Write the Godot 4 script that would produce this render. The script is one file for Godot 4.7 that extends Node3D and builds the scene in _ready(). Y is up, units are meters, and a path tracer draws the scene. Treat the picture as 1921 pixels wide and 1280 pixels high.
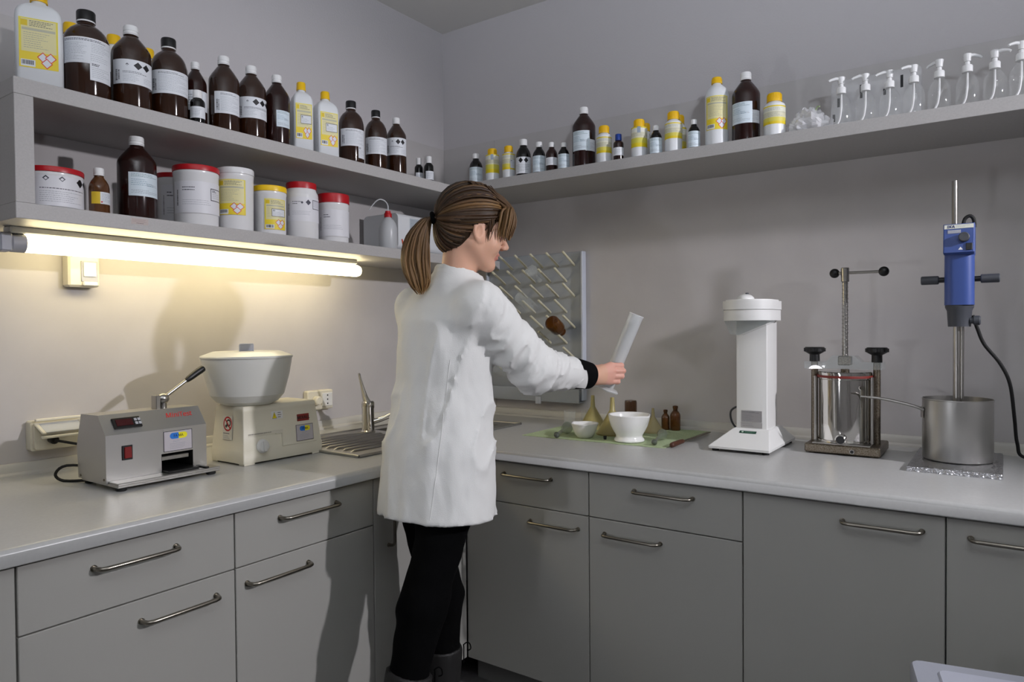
extends Node3D
# A pharmacy laboratory corner: L-shaped bench with cabinets, shelves of reagent bottles, bench apparatus and a person at work.
# Axes: the room corner is the origin, the sink wall is x = 0, the back wall is z = 0, y is up, metres.

var rng := RandomNumberGenerator.new()
var mats := {}
var names := {}

# light levels
const TUBE_GLOW := 11.5
const TUBE_LIGHT := 0.04
const LAMP_KEY := 6.6
const LAMP_LOW := 0.42
const LAMP_BOUNCE := 9.2
const EXPOSURE := 1.0

func _ready() -> void:
	rng.seed = 7
	setup_view()
	make_materials()
	build_room()
	build_bench()
	build_shelves()
	build_under_shelf_lamp()
	build_wall_fittings()
	build_upper_left_bottles()
	build_lower_left_containers()
	build_back_shelf()
	build_sealing_press()
	build_bowl_machine()
	build_sink()
	build_drying_rack()
	build_bench_glass()
	build_column_device()
	build_filter_press()
	build_stirrer()
	build_person()
	build_foreground()
	build_studio_lamps()

# ------------------------------------------------------------------ view and light
func setup_view() -> void:
	var cam := Camera3D.new()
	cam.name = "camera"
	add_child(cam)
	cam.transform = Transform3D(Basis(Vector3(0.8175, -0.0081, -0.5759), Vector3(-0.0038, 0.9998, -0.0195), Vector3(0.5758, 0.0177, 0.8174)).orthonormalized(), Vector3(2.479, 1.3371, 2.8952))
	cam.fov = 51.79
	cam.near = 0.05
	cam.far = 50.0
	cam.current = true
	var env := Environment.new()
	env.background_mode = Environment.BG_COLOR
	env.background_color = Color(0.35, 0.4, 0.48)
	env.tonemap_mode = Environment.TONE_MAPPER_LINEAR
	env.tonemap_exposure = EXPOSURE
	env.sdfgi_enabled = true
	env.ssao_enabled = true
	env.ssil_enabled = true
	var we := WorldEnvironment.new()
	we.name = "environment"
	we.environment = env
	add_child(we)

# ------------------------------------------------------------------ materials
func mat(key: String, c: Color, rough := 0.6, metal := 0.0, spec := 0.5) -> StandardMaterial3D:
	var m := StandardMaterial3D.new()
	m.resource_name = key
	m.albedo_color = c
	m.roughness = rough
	m.metallic = metal
	m.metallic_specular = spec
	mats[key] = m
	return m

func noise_tex(freq: float, lo: Color, hi: Color, size := 256, kind := FastNoiseLite.TYPE_SIMPLEX_SMOOTH, sd := 3) -> NoiseTexture2D:
	var n := FastNoiseLite.new()
	n.seed = sd
	n.noise_type = kind
	n.frequency = freq
	n.fractal_octaves = 4
	var t := NoiseTexture2D.new()
	t.width = size
	t.height = size
	t.seamless = true
	t.noise = n
	var g := Gradient.new()
	g.set_color(0, lo)
	g.set_color(1, hi)
	t.color_ramp = g
	return t

func triplanar(m: StandardMaterial3D, scale: float, world := false) -> void:
	m.uv1_triplanar = true
	m.uv1_world_triplanar = world
	m.uv1_scale = Vector3(scale, scale, scale)

func make_materials() -> void:
	var m := mat("wall_paint", Color(0.755, 0.74, 0.745), 0.9, 0.0, 0.3)
	m.heightmap_enabled = true
	m.heightmap_scale = 0.06
	m.heightmap_texture = noise_tex(0.06, Color.BLACK, Color.WHITE, 512)
	triplanar(m, 3.0, true)
	mat("ceiling_paint", Color(0.84, 0.83, 0.81), 0.95, 0.0, 0.3)
	m = mat("wall_board", Color(0.74, 0.725, 0.72), 0.55, 0.0, 0.4)
	m.albedo_texture = noise_tex(0.02, Color(0.96, 0.96, 0.96), Color(1, 1, 1), 256)
	triplanar(m, 0.7, true)
	m = mat("shelf_laminate", Color(0.70, 0.69, 0.685), 0.5, 0.0, 0.45)
	m.albedo_texture = noise_tex(0.12, Color(0.95, 0.95, 0.95), Color(1, 1, 1), 256, FastNoiseLite.TYPE_VALUE)
	triplanar(m, 9.0, true)
	m = mat("worktop", Color(0.70, 0.70, 0.692), 0.30, 0.0, 0.5)
	m.albedo_texture = noise_tex(0.09, Color(0.95, 0.95, 0.95), Color(1, 1, 1), 256, FastNoiseLite.TYPE_VALUE, 9)
	triplanar(m, 7.0, true)
	mat("door", Color(0.615, 0.61, 0.588), 0.55, 0.0, 0.4)
	mat("carcass", Color(0.60, 0.60, 0.58), 0.7)
	mat("plinth", Color(0.45, 0.45, 0.44), 0.6)
	m = mat("floor_vinyl", Color(0.42, 0.41, 0.41), 0.6)
	m.albedo_texture = noise_tex(0.08, Color(0.85, 0.85, 0.85), Color(1, 1, 1), 512, FastNoiseLite.TYPE_VALUE, 4)
	triplanar(m, 2.0, true)
	mat("trim_plastic", Color(0.74, 0.73, 0.70), 0.35)
	mat("steel", Color(0.66, 0.65, 0.63), 0.28, 1.0)
	m = mat("brushed_steel", Color(0.70, 0.695, 0.68), 0.36, 1.0)
	m.heightmap_enabled = true
	m.heightmap_scale = 0.004
	m.heightmap_texture = noise_tex(0.5, Color.BLACK, Color.WHITE, 256, FastNoiseLite.TYPE_VALUE, 5)
	m.uv1_triplanar = true
	m.uv1_scale = Vector3(3, 90, 3)
	mat("chrome", Color(0.80, 0.79, 0.77), 0.07, 1.0)
	mat("handle_nickel", Color(0.55, 0.53, 0.49), 0.3, 1.0)
	m = mat("old_steel", Color(0.58, 0.55, 0.51), 0.40, 1.0)
	m.albedo_texture = noise_tex(0.05, Color(0.62, 0.58, 0.5), Color(1, 1, 1), 256, FastNoiseLite.TYPE_SIMPLEX_SMOOTH, 11)
	triplanar(m, 12.0)
	m = mat("foil", Color(0.72, 0.72, 0.73), 0.22, 1.0)
	m.heightmap_enabled = true
	m.heightmap_scale = 0.5
	m.heightmap_texture = noise_tex(0.05, Color.BLACK, Color.WHITE, 256, FastNoiseLite.TYPE_CELLULAR, 6)
	triplanar(m, 8.0)
	mat("white_plastic", Color(0.86, 0.86, 0.85), 0.35)
	mat("white_matt", Color(0.83, 0.83, 0.82), 0.6)
	mat("cream_plastic", Color(0.84, 0.82, 0.75), 0.4)
	mat("bowl_plastic", Color(0.82, 0.82, 0.80), 0.3)
	mat("tub_white", Color(0.88, 0.88, 0.885), 0.22)
	m = mat("jug_plastic", Color(0.86, 0.87, 0.88), 0.4)
	m.backlight_enabled = true
	m.backlight = Color(0.25, 0.25, 0.25)
	m = mat("milky_plastic", Color(0.80, 0.81, 0.82, 0.72), 0.3)
	m.transparency = BaseMaterial3D.TRANSPARENCY_ALPHA
	m = mat("frosted_plastic", Color(0.86, 0.87, 0.87, 0.5), 0.32)
	m.transparency = BaseMaterial3D.TRANSPARENCY_ALPHA
	mat("cap_white", Color(0.88, 0.88, 0.88), 0.4)
	mat("cap_black", Color(0.035, 0.035, 0.04), 0.35)
	mat("cap_yellow", Color(0.90, 0.72, 0.02), 0.4)
	mat("cap_blue", Color(0.06, 0.22, 0.55), 0.4)
	mat("lid_red", Color(0.70, 0.05, 0.10), 0.35)
	mat("lid_yellow", Color(0.95, 0.78, 0.02), 0.35)
	mat("black_plastic", Color(0.03, 0.03, 0.032), 0.4)
	mat("black_rubber", Color(0.025, 0.025, 0.025), 0.7)
	mat("dark_grey_plastic", Color(0.25, 0.26, 0.285), 0.5)
	mat("grey_plastic", Color(0.62, 0.63, 0.67), 0.5)
	mat("pale_grey_plastic", Color(0.70, 0.71, 0.76), 0.5)
	mat("blue_paint", Color(0.22, 0.31, 0.56), 0.42)
	mat("red_switch", Color(0.45, 0.07, 0.06), 0.3)
	mat("display_red", Color(0.22, 0.03, 0.04), 0.15)
	mat("red_rubber", Color(0.45, 0.13, 0.10), 0.55)
	mat("red_print", Color(0.80, 0.10, 0.08), 0.5)
	mat("print_blue", Color(0.08, 0.14, 0.4), 0.5)
	mat("print_dark", Color(0.08, 0.08, 0.09), 0.6)
	mat("print_red_plate", Color(0.50, 0.14, 0.12), 0.5)
	mat("orange_plastic", Color(0.80, 0.28, 0.05), 0.5)
	m = mat("amber_glass", Color(0.18, 0.09, 0.035, 0.85), 0.1)
	m.transparency = BaseMaterial3D.TRANSPARENCY_ALPHA
	m = mat("brown_plastic", Color(0.14, 0.05, 0.035, 0.93), 0.14)
	m.transparency = BaseMaterial3D.TRANSPARENCY_ALPHA
	mat("liquid_dark", Color(0.012, 0.009, 0.008), 0.3)
	m = mat("amber_thin", Color(0.34, 0.19, 0.03, 0.82), 0.08)
	m.transparency = BaseMaterial3D.TRANSPARENCY_ALPHA
	mat("dark_glass", Color(0.022, 0.018, 0.016), 0.12)
	m = mat("clear_glass", Color(0.92, 0.94, 0.94, 0.05), 0.03)
	m.transparency = BaseMaterial3D.TRANSPARENCY_ALPHA
	m = mat("flask_glass", Color(0.90, 0.93, 0.93, 0.13), 0.03)
	m.transparency = BaseMaterial3D.TRANSPARENCY_ALPHA
	m = mat("clear_film", Color(0.92, 0.93, 0.95, 0.16), 0.14)
	m.transparency = BaseMaterial3D.TRANSPARENCY_ALPHA
	m = mat("bag_film", Color(0.90, 0.90, 0.91, 0.5), 0.2)
	m.transparency = BaseMaterial3D.TRANSPARENCY_ALPHA
	m = mat("pestle_glass", Color(0.42, 0.46, 0.40, 0.40), 0.08)
	m.transparency = BaseMaterial3D.TRANSPARENCY_ALPHA
	mat("pestle_end", Color(0.20, 0.20, 0.18), 0.35)
	m = mat("perspex", Color(0.72, 0.76, 0.76, 0.22), 0.02)
	m.transparency = BaseMaterial3D.TRANSPARENCY_ALPHA
	m = mat("funnel_plastic", Color(0.70, 0.65, 0.42, 0.78), 0.3)
	m.transparency = BaseMaterial3D.TRANSPARENCY_ALPHA
	m = mat("funnel_pale", Color(0.72, 0.67, 0.50, 0.78), 0.3)
	m.transparency = BaseMaterial3D.TRANSPARENCY_ALPHA
	mat("porcelain", Color(0.90, 0.90, 0.89), 0.18)
	m = mat("green_cloth", Color(0.70, 0.75, 0.61), 0.9)
	m.albedo_texture = noise_tex(0.05, Color(0.86, 0.9, 0.82), Color(1, 1, 1), 256, FastNoiseLite.TYPE_SIMPLEX_SMOOTH, 12)
	m.heightmap_enabled = true
	m.heightmap_scale = 0.1
	m.heightmap_texture = noise_tex(0.4, Color.BLACK, Color.WHITE, 256)
	triplanar(m, 6.0)
	m = mat("wood_handle", Color(0.36, 0.20, 0.12), 0.5)
	m.albedo_texture = noise_tex(0.06, Color(0.6, 0.55, 0.5), Color(1, 1, 1), 128)
	m.uv1_triplanar = true
	m.uv1_scale = Vector3(60, 60, 6)
	mat("rack_grey", Color(0.60, 0.62, 0.64), 0.45)
	mat("rack_frame", Color(0.72, 0.74, 0.78), 0.4)
	mat("peg_plastic", Color(0.78, 0.76, 0.66), 0.4)
	m = mat("lamp_tube", Color(1, 0.98, 0.9), 0.4)
	m.emission_enabled = true
	m.emission = Color(1.0, 0.93, 0.74)
	m.emission_energy_multiplier = TUBE_GLOW
	m = mat("studio_glow", Color(1, 1, 1), 0.5)
	m.emission_enabled = true
	m.emission = Color(1.0, 0.97, 0.95)
	m.emission_energy_multiplier = 4.0
	m = mat("skin", Color.WHITE, 0.5, 0.0, 0.4)
	m.vertex_color_use_as_albedo = true
	m.subsurf_scatter_enabled = true
	m.subsurf_scatter_strength = 0.12
	m = mat("hair", Color.WHITE, 0.5, 0.0, 0.4)
	m.vertex_color_use_as_albedo = true
	m = mat("coat_cloth", Color(0.84, 0.84, 0.83), 0.85, 0.0, 0.3)
	m.heightmap_enabled = true
	m.heightmap_scale = 0.05
	m.heightmap_texture = noise_tex(0.35, Color.BLACK, Color.WHITE, 256, FastNoiseLite.TYPE_VALUE, 8)
	triplanar(m, 12.0)
	mat("stitch", Color(0.82, 0.82, 0.81), 0.9)
	mat("black_cloth", Color(0.035, 0.034, 0.038), 0.95, 0.0, 0.2)
	mat("trouser_cloth", Color(0.02, 0.02, 0.023), 0.95, 0.0, 0.2)
	mat("boot_leather", Color(0.085, 0.08, 0.078), 0.6)

# ------------------------------------------------------------------ naming and parenting
func numbered(n: String) -> String:
	if not names.has(n):
		names[n] = 0
		return n
	names[n] += 1
	return "%s_%03d" % [n, names[n]]

func tag(o: Node, label: String, category: String, group := "") -> void:
	o.set_meta("label", label)
	o.set_meta("category", category)
	if group != "":
		o.set_meta("group", group)

func thing(called: String, label: String, category: String, at := Vector3.ZERO, turn := 0.0, group := "") -> Node3D:
	var o := Node3D.new()
	o.name = numbered(called)
	add_child(o)
	o.position = at
	o.rotation.y = turn
	tag(o, label, category, group)
	return o

func node_of(mesh: Mesh, called: String, material: String, parent: Node3D = null) -> MeshInstance3D:
	var o := MeshInstance3D.new()
	o.mesh = mesh
	o.material_override = mats[material]
	o.cast_shadow = GeometryInstance3D.SHADOW_CASTING_SETTING_ON
	if parent == null:
		o.name = numbered(called)
		add_child(o)
	else:
		o.name = called
		parent.add_child(o, true)
	return o

func part(s: SurfaceTool, called: String, material: String, parent: Node3D = null) -> MeshInstance3D:
	s.generate_normals()
	return node_of(s.commit(), called, material, parent)

func struct(s: SurfaceTool, called: String, material: String) -> MeshInstance3D:
	var o := part(s, called, material)
	o.set_meta("kind", "structure")
	return o

# ------------------------------------------------------------------ mesh helpers
func mb() -> SurfaceTool:
	var s := SurfaceTool.new()
	s.begin(Mesh.PRIMITIVE_TRIANGLES)
	s.set_smooth_group(-1)
	return s

func tri(s: SurfaceTool, a: Vector3, b: Vector3, c: Vector3, n: Vector3) -> void:
	if (a - c).cross(a - b).dot(n) < 0.0:
		var t := b
		b = c
		c = t
	s.add_vertex(a)
	s.add_vertex(b)
	s.add_vertex(c)

func quad(s: SurfaceTool, a: Vector3, b: Vector3, c: Vector3, d: Vector3, n: Vector3) -> void:
	tri(s, a, b, c, n)
	tri(s, a, c, d, n)

func box(s: SurfaceTool, c: Vector3, size: Vector3, bev := 0.002, basis := Basis.IDENTITY) -> void:
	s.set_smooth_group(-1)
	var h := size * 0.5
	bev = minf(bev, minf(h.x, minf(h.y, h.z)) * 0.6)
	var pt := func(i: int, sx: int, sy: int, sz: int) -> Vector3:
		# corner point lying on the face across axis i
		var v := Vector3(sx * (h.x - bev), sy * (h.y - bev), sz * (h.z - bev))
		v[i] += bev * [sx, sy, sz][i]
		return c + basis * v
	for i in 3:
		for sg in [-1, 1]:
			var cs := []
			for q in [[-1, -1], [1, -1], [1, 1], [-1, 1]]:
				var t := [0, 0, 0]
				t[i] = sg
				t[(i + 1) % 3] = q[0]
				t[(i + 2) % 3] = q[1]
				cs.append(pt.call(i, t[0], t[1], t[2]))
			var n := Vector3.ZERO
			n[i] = sg
			quad(s, cs[0], cs[1], cs[2], cs[3], basis * n)
	if bev <= 0.0:
		return
	for i in 3:
		var j := (i + 1) % 3
		var k := (i + 2) % 3
		for sj in [-1, 1]:
			for sk in [-1, 1]:
				var t0 := [0, 0, 0]
				t0[i] = -1
				t0[j] = sj
				t0[k] = sk
				var t1 := t0.duplicate()
				t1[i] = 1
				var n := Vector3.ZERO
				n[j] = sj
				n[k] = sk
				quad(s, pt.call(j, t0[0], t0[1], t0[2]), pt.call(j, t1[0], t1[1], t1[2]), pt.call(k, t1[0], t1[1], t1[2]), pt.call(k, t0[0], t0[1], t0[2]), basis * n)
	for sx in [-1, 1]:
		for sy in [-1, 1]:
			for sz in [-1, 1]:
				tri(s, pt.call(0, sx, sy, sz), pt.call(1, sx, sy, sz), pt.call(2, sx, sy, sz), basis * Vector3(sx, sy, sz))

func box2(s: SurfaceTool, a: Vector3, b: Vector3, bev := 0.002) -> void:
	box(s, (a + b) * 0.5, (b - a).abs(), bev)

func lathe(s: SurfaceTool, prof: Array, segs := 28, xf := Transform3D.IDENTITY, sharp := 0.6) -> void:
	# prof: [radius, height] from the foot upwards along the outside
	var group := 1
	var last := Vector2.ZERO
	for i in prof.size() - 1:
		var a := Vector2(prof[i][0], prof[i][1])
		var b := Vector2(prof[i + 1][0], prof[i + 1][1])
		var d := (b - a).normalized()
		if i > 0 and absf(last.angle_to(d)) > sharp:
			group += 1
		last = d
		s.set_smooth_group(group)
		var n2 := Vector2(d.y, -d.x)
		for k in segs:
			var t0 := TAU * k / segs
			var t1 := TAU * (k + 1) / segs
			if k == segs - 1:
				t1 = 0.0
			var c0 := Vector3(cos(t0), 0, sin(t0))
			var c1 := Vector3(cos(t1), 0, sin(t1))
			var n := xf.basis * ((c0 + c1).normalized() * n2.x + Vector3.UP * n2.y)
			var p0 := xf * (c0 * a.x + Vector3.UP * a.y)
			var p1 := xf * (c1 * a.x + Vector3.UP * a.y)
			var p2 := xf * (c1 * b.x + Vector3.UP * b.y)
			var p3 := xf * (c0 * b.x + Vector3.UP * b.y)
			if a.x > 1e-6:
				tri(s, p0, p1, p2, n)
			if b.x > 1e-6:
				tri(s, p0, p2, p3, n)
			if a.x <= 1e-6 and b.x > 1e-6:
				pass
	s.set_smooth_group(-1)

func cyl(s: SurfaceTool, a: Vector3, b: Vector3, r: float, sides := 16, bev := 0.0) -> void:
	var l := a.distance_to(b)
	var xf := Transform3D(basis_y((b - a) / l), a)
	if bev > 0.0:
		lathe(s, [[0, 0], [r - bev, 0], [r, bev], [r, l - bev], [r - bev, l], [0, l]], sides, xf)
	else:
		lathe(s, [[0, 0], [r, 0], [r, l], [0, l]], sides, xf)

func basis_y(y: Vector3) -> Basis:
	y = y.normalized()
	var x := y.cross(Vector3(0, 0, 1) if absf(y.z) < 0.9 else Vector3(1, 0, 0)).normalized()
	return Basis(x, y, x.cross(y)).orthonormalized()

func tube(s: SurfaceTool, pts: Array, radii, sides := 10, caps := true, flat := Vector2(1, 1)) -> void:
	var n := pts.size()
	var tan: Array = []
	for i in n:
		tan.append((pts[mini(i + 1, n - 1)] - pts[maxi(i - 1, 0)]).normalized())
	var u: Vector3 = basis_y(tan[0]).x
	var rings := []
	for i in n:
		var t: Vector3 = tan[i]
		u = (u - t * u.dot(t)).normalized()
		var w := t.cross(u)
		var r: float = radii[i] if radii is Array else radii
		var ring := []
		for k in sides:
			var a := TAU * k / sides
			ring.append(pts[i] + (u * cos(a) * flat.x + w * sin(a) * flat.y) * r)
		rings.append(ring)
	s.set_smooth_group(1)
	for i in n - 1:
		for k in sides:
			var k1 := (k + 1) % sides
			var mid: Vector3 = (rings[i][k] + rings[i][k1]) * 0.5 - pts[i]
			if mid.length() < 1e-7:
				mid = (rings[i + 1][k] + rings[i + 1][k1]) * 0.5 - pts[i + 1]
			quad(s, rings[i][k], rings[i][k1], rings[i + 1][k1], rings[i + 1][k], mid)
	s.set_smooth_group(-1)
	if caps:
		for e in [0, n - 1]:
			var nn: Vector3 = -tan[0] if e == 0 else tan[n - 1]
			for k in sides:
				tri(s, pts[e], rings[e][k], rings[e][(k + 1) % sides], nn)

func curve_points(ctrl: Array, count: int) -> Array:
	# Catmull-Rom through the control points
	var out := []
	var m := ctrl.size()
	for i in count:
		var f := float(i) / (count - 1) * (m - 1)
		var k := mini(int(f), m - 2)
		var t := f - k
		var p0: Vector3 = ctrl[maxi(k - 1, 0)]
		var p1: Vector3 = ctrl[k]
		var p2: Vector3 = ctrl[k + 1]
		var p3: Vector3 = ctrl[mini(k + 2, m - 1)]
		out.append(p1.cubic_interpolate(p2, p0, p3, t))
	return out

func prism(s: SurfaceTool, poly: PackedVector2Array, o: Vector3, ex: Vector3, ey: Vector3, along: Vector3, sharp := 0.5) -> void:
	# extrude a 2D outline (ex, ey axes at o) by the vector along
	var n := poly.size()
	var area := 0.0
	for i in n:
		area += poly[i].cross(poly[(i + 1) % n])
	var group := 1
	for i in n:
		var a := poly[i]
		var b := poly[(i + 1) % n]
		var z := poly[(i + n - 1) % n]
		var d := (b - a).normalized()
		if absf((a - z).normalized().angle_to(d)) > sharp:
			group += 1
		s.set_smooth_group(group)
		var n2 := Vector2(d.y, -d.x) * signf(area)
		var pa := o + ex * a.x + ey * a.y
		var pb := o + ex * b.x + ey * b.y
		quad(s, pa, pb, pb + along, pa + along, ex * n2.x + ey * n2.y)
	s.set_smooth_group(-1)
	var idx := Geometry2D.triangulate_polygon(poly)
	for i in range(0, idx.size(), 3):
		var q := []
		for j in 3:
			q.append(o + ex * poly[idx[i + j]].x + ey * poly[idx[i + j]].y)
		tri(s, q[0], q[1], q[2], -along)
		tri(s, q[0] + along, q[1] + along, q[2] + along, along)

func round_rect(hx: float, hy: float, r: float, k := 4) -> PackedVector2Array:
	var p := PackedVector2Array()
	for c in [[1, 1, 0], [-1, 1, 1], [-1, -1, 2], [1, -1, 3]]:
		for i in k + 1:
			var a: float = PI / 2 * (c[2] + float(i) / k)
			p.append(Vector2(c[0] * (hx - r) + r * cos(a), c[1] * (hy - r) + r * sin(a)))
	return p

func sphere(s: SurfaceTool, c: Vector3, r: Vector3, segs := 20, rows := 12) -> void:
	var prof := []
	for i in rows + 1:
		var a := -PI / 2 + PI * i / rows
		prof.append([maxf(cos(a), 0.0) if i > 0 and i < rows else 0.0, sin(a)])
	lathe(s, prof, segs, Transform3D(Basis.from_scale(r), c))

func text(words: String, height: float, material: String, parent: Node3D, xf: Transform3D, called := "lettering", depth := 0.0006, bold := false) -> MeshInstance3D:
	var t := TextMesh.new()
	var f := SystemFont.new()
	f.font_names = PackedStringArray(["Droid Sans"])
	f.font_weight = 700 if bold else 400
	t.font = f
	t.text = words
	t.font_size = 32
	t.pixel_size = height / 24.0
	t.depth = depth
	var o := node_of(t, called, material, parent)
	o.transform = xf
	return o

# ------------------------------------------------------------------ printed labels (flat print only)
var label_rng := RandomNumberGenerator.new()

func img(w: int, h: int, c: Color) -> Image:
	var i := Image.create(w, h, false, Image.FORMAT_RGBA8)
	i.fill(c)
	return i

func lines(i: Image, x: int, y: int, w: int, rows: int, step: int, c: Color, thick := 2) -> void:
	for r in rows:
		var px := x
		var stop := x + int(w * label_rng.randf_range(0.55, 1.0))
		while px < stop:
			var l := label_rng.randi_range(4, 14)
			i.fill_rect(Rect2i(px, y + r * step, mini(l, stop - px), thick), c)
			px += l + 3

func bars(i: Image, x: int, y: int, w: int, h: int, along_x := true) -> void:
	var p := 0
	while p < (w if along_x else h):
		var l := label_rng.randi_range(1, 4)
		if along_x:
			i.fill_rect(Rect2i(x + p, y, l, h), Color(0.1, 0.1, 0.12))
		else:
			i.fill_rect(Rect2i(x, y + p, w, l), Color(0.1, 0.1, 0.12))
		p += l + label_rng.randi_range(1, 3)

func diamond(i: Image, cx: int, cy: int, r: int, fill: Color, edge: Color, e := 0) -> void:
	for y in range(-r, r + 1):
		for x in range(-r, r + 1):
			var d := absi(x) + absi(y)
			if d <= r and cx + x >= 0 and cy + y >= 0 and cx + x < i.get_width() and cy + y < i.get_height():
				i.set_pixel(cx + x, cy + y, edge if d > r - e else fill)

func label_mat(key: String) -> String:
	var k := "label_" + key
	if mats.has(k):
		return k
	label_rng.seed = hash(key)
	var white := Color(0.85, 0.86, 0.88)
	var ink := Color(0.25, 0.26, 0.3)
	var pale := Color(0.5, 0.52, 0.56)
	var yel := Color(0.88, 0.82, 0.28)
	var i: Image
	match key:
		"wide":
			i = img(320, 190, white)
			i.fill_rect(Rect2i(0, 0, 320, 4), Color(0.95, 0.95, 0.95))
			lines(i, 30, 12, 250, 2, 9, Color(0.15, 0.15, 0.2), 4)
			lines(i, 30, 44, 130, 12, 11, pale)
			lines(i, 180, 40, 120, 6, 12, pale)
			lines(i, 175, 120, 120, 4, 14, pale)
		"slip":
			i = img(160, 120, white)
			lines(i, 12, 10, 60, 2, 9, Color(0.12, 0.12, 0.15), 5)
			lines(i, 12, 36, 130, 6, 12, pale)
		"diamonds_two", "diamonds_three":
			i = img(320, 190, white)
			bars(i, 24, 80, 18, 84, false)
			bars(i, 48, 84, 10, 80, false)
			diamond(i, 110, 40, 10, ink, ink)
			diamond(i, 110, 43, 5, white, white)
			var n := 2 if key == "diamonds_two" else 3
			for q in n:
				diamond(i, 180 + q * 62, 44, 29, Color(0.04, 0.04, 0.06), Color(0.04, 0.04, 0.06))
			lines(i, 80, 92, 225, 2, 10, ink, 4)
			lines(i, 80, 118, 130, 5, 12, pale)
			lines(i, 220, 130, 90, 4, 12, pale)
		"barcode":
			i = img(320, 190, white)
			bars(i, 22, 70, 18, 96, false)
			bars(i, 46, 74, 9, 90, false)
			lines(i, 70, 16, 230, 2, 10, ink, 4)
			lines(i, 70, 44, 230, 11, 12, pale)
		"pharmacy":
			i = img(220, 200, Color(0.80, 0.85, 0.88))
			lines(i, 16, 12, 180, 3, 11, Color(0.25, 0.42, 0.42), 3)
			lines(i, 16, 60, 150, 4, 15, Color(0.25, 0.45, 0.55), 3)
			lines(i, 110, 96, 90, 2, 12, ink)
			lines(i, 16, 150, 190, 3, 12, ink)
		"small":
			i = img(160, 100, white)
			lines(i, 20, 22, 120, 5, 13, pale, 3)
		"small_two":
			i = img(160, 100, Color(0.82, 0.84, 0.86))
			i.fill_rect(Rect2i(0, 0, 62, 100), Color(0.85, 0.72, 0.15))
			lines(i, 74, 16, 76, 6, 12, pale, 3)
			i.fill_rect(Rect2i(66, 78, 12, 12), Color(0.7, 0.1, 0.1))
		"small_diamonds":
			i = img(200, 150, white)
			for q in 2:
				diamond(i, 70 + q * 56, 30, 24, Color(0.04, 0.04, 0.06), Color(0.04, 0.04, 0.06))
			lines(i, 16, 70, 165, 5, 14, pale, 3)
		"yellow_tall", "yellow_stamp":
			i = img(200, 280, Color(0.86, 0.83, 0.62))
			i.fill_rect(Rect2i(0, 0, 200, 6), yel)
			i.fill_rect(Rect2i(0, 0, 12, 280), yel)
			i.fill_rect(Rect2i(190, 0, 10, 280), yel)
			i.fill_rect(Rect2i(0, 190, 200, 90), Color(0.90, 0.80, 0.16))
			i.fill_rect(Rect2i(10, 12, 34, 34), Color(0.85, 0.74, 0.1))
			lines(i, 54, 14, 130, 4, 9, ink, 3)
			i.fill_rect(Rect2i(16, 56, 170, 14), Color(0.72, 0.71, 0.62))
			lines(i, 24, 82, 150, 8, 12, pale)
			for c in [[120, 214], [160, 214], [140, 246]]:
				diamond(i, c[0], c[1], 30, white, Color(0.82, 0.22, 0.12), 6)
			i.fill_rect(Rect2i(8, 236, 74, 38), white)
			bars(i, 14, 240, 60, 24)
			if key == "yellow_stamp":
				i.fill_rect(Rect2i(60, 90, 134, 70), Color(0.2, 0.2, 0.24))
				i.fill_rect(Rect2i(64, 94, 126, 62), white)
				lines(i, 72, 100, 30, 2, 8, ink, 5)
				lines(i, 72, 120, 110, 3, 11, pale)
		"band":
			i = img(220, 200, Color(0.80, 0.79, 0.68))
			i.fill_rect(Rect2i(0, 0, 220, 14), Color(0.85, 0.76, 0.15))
			i.fill_rect(Rect2i(0, 14, 220, 50), Color(0.84, 0.84, 0.78))
			i.fill_rect(Rect2i(0, 128, 220, 44), Color(0.83, 0.78, 0.32))
			i.fill_rect(Rect2i(0, 172, 220, 28), Color(0.86, 0.76, 0.06))
			lines(i, 10, 26, 190, 3, 11, pale, 3)
			lines(i, 10, 76, 200, 4, 12, pale, 3)
		"band_seal":
			i = img(220, 200, Color(0.80, 0.79, 0.68))
			i.fill_rect(Rect2i(0, 0, 220, 12), Color(0.85, 0.78, 0.2))
			i.fill_rect(Rect2i(0, 12, 220, 40), Color(0.84, 0.84, 0.80))
			i.fill_rect(Rect2i(0, 110, 220, 50), Color(0.80, 0.77, 0.30))
			i.fill_rect(Rect2i(0, 160, 220, 40), Color(0.84, 0.76, 0.06))
			i.fill_rect(Rect2i(92, 0, 30, 60), Color(0.55, 0.60, 0.66))
			lines(i, 10, 64, 200, 3, 12, pale, 3)
		"tub_hazard":
			i = img(420, 200, Color(0.86, 0.86, 0.88))
			for q in 3:
				diamond(i, 50 + q * 76, 34, 16, ink, ink, 0)
				diamond(i, 50 + q * 76, 36, 9, Color(0.86, 0.86, 0.88), Color(0.86, 0.86, 0.88))
			for q in 2:
				diamond(i, 310 + q * 58, 40, 28, Color(0.04, 0.04, 0.06), Color(0.04, 0.04, 0.06))
			bars(i, 36, 84, 18, 70, false)
			bars(i, 60, 90, 10, 64, false)
			lines(i, 96, 92, 280, 1, 12, Color(0.1, 0.1, 0.15), 4)
			lines(i, 96, 112, 240, 6, 12, pale)
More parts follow.
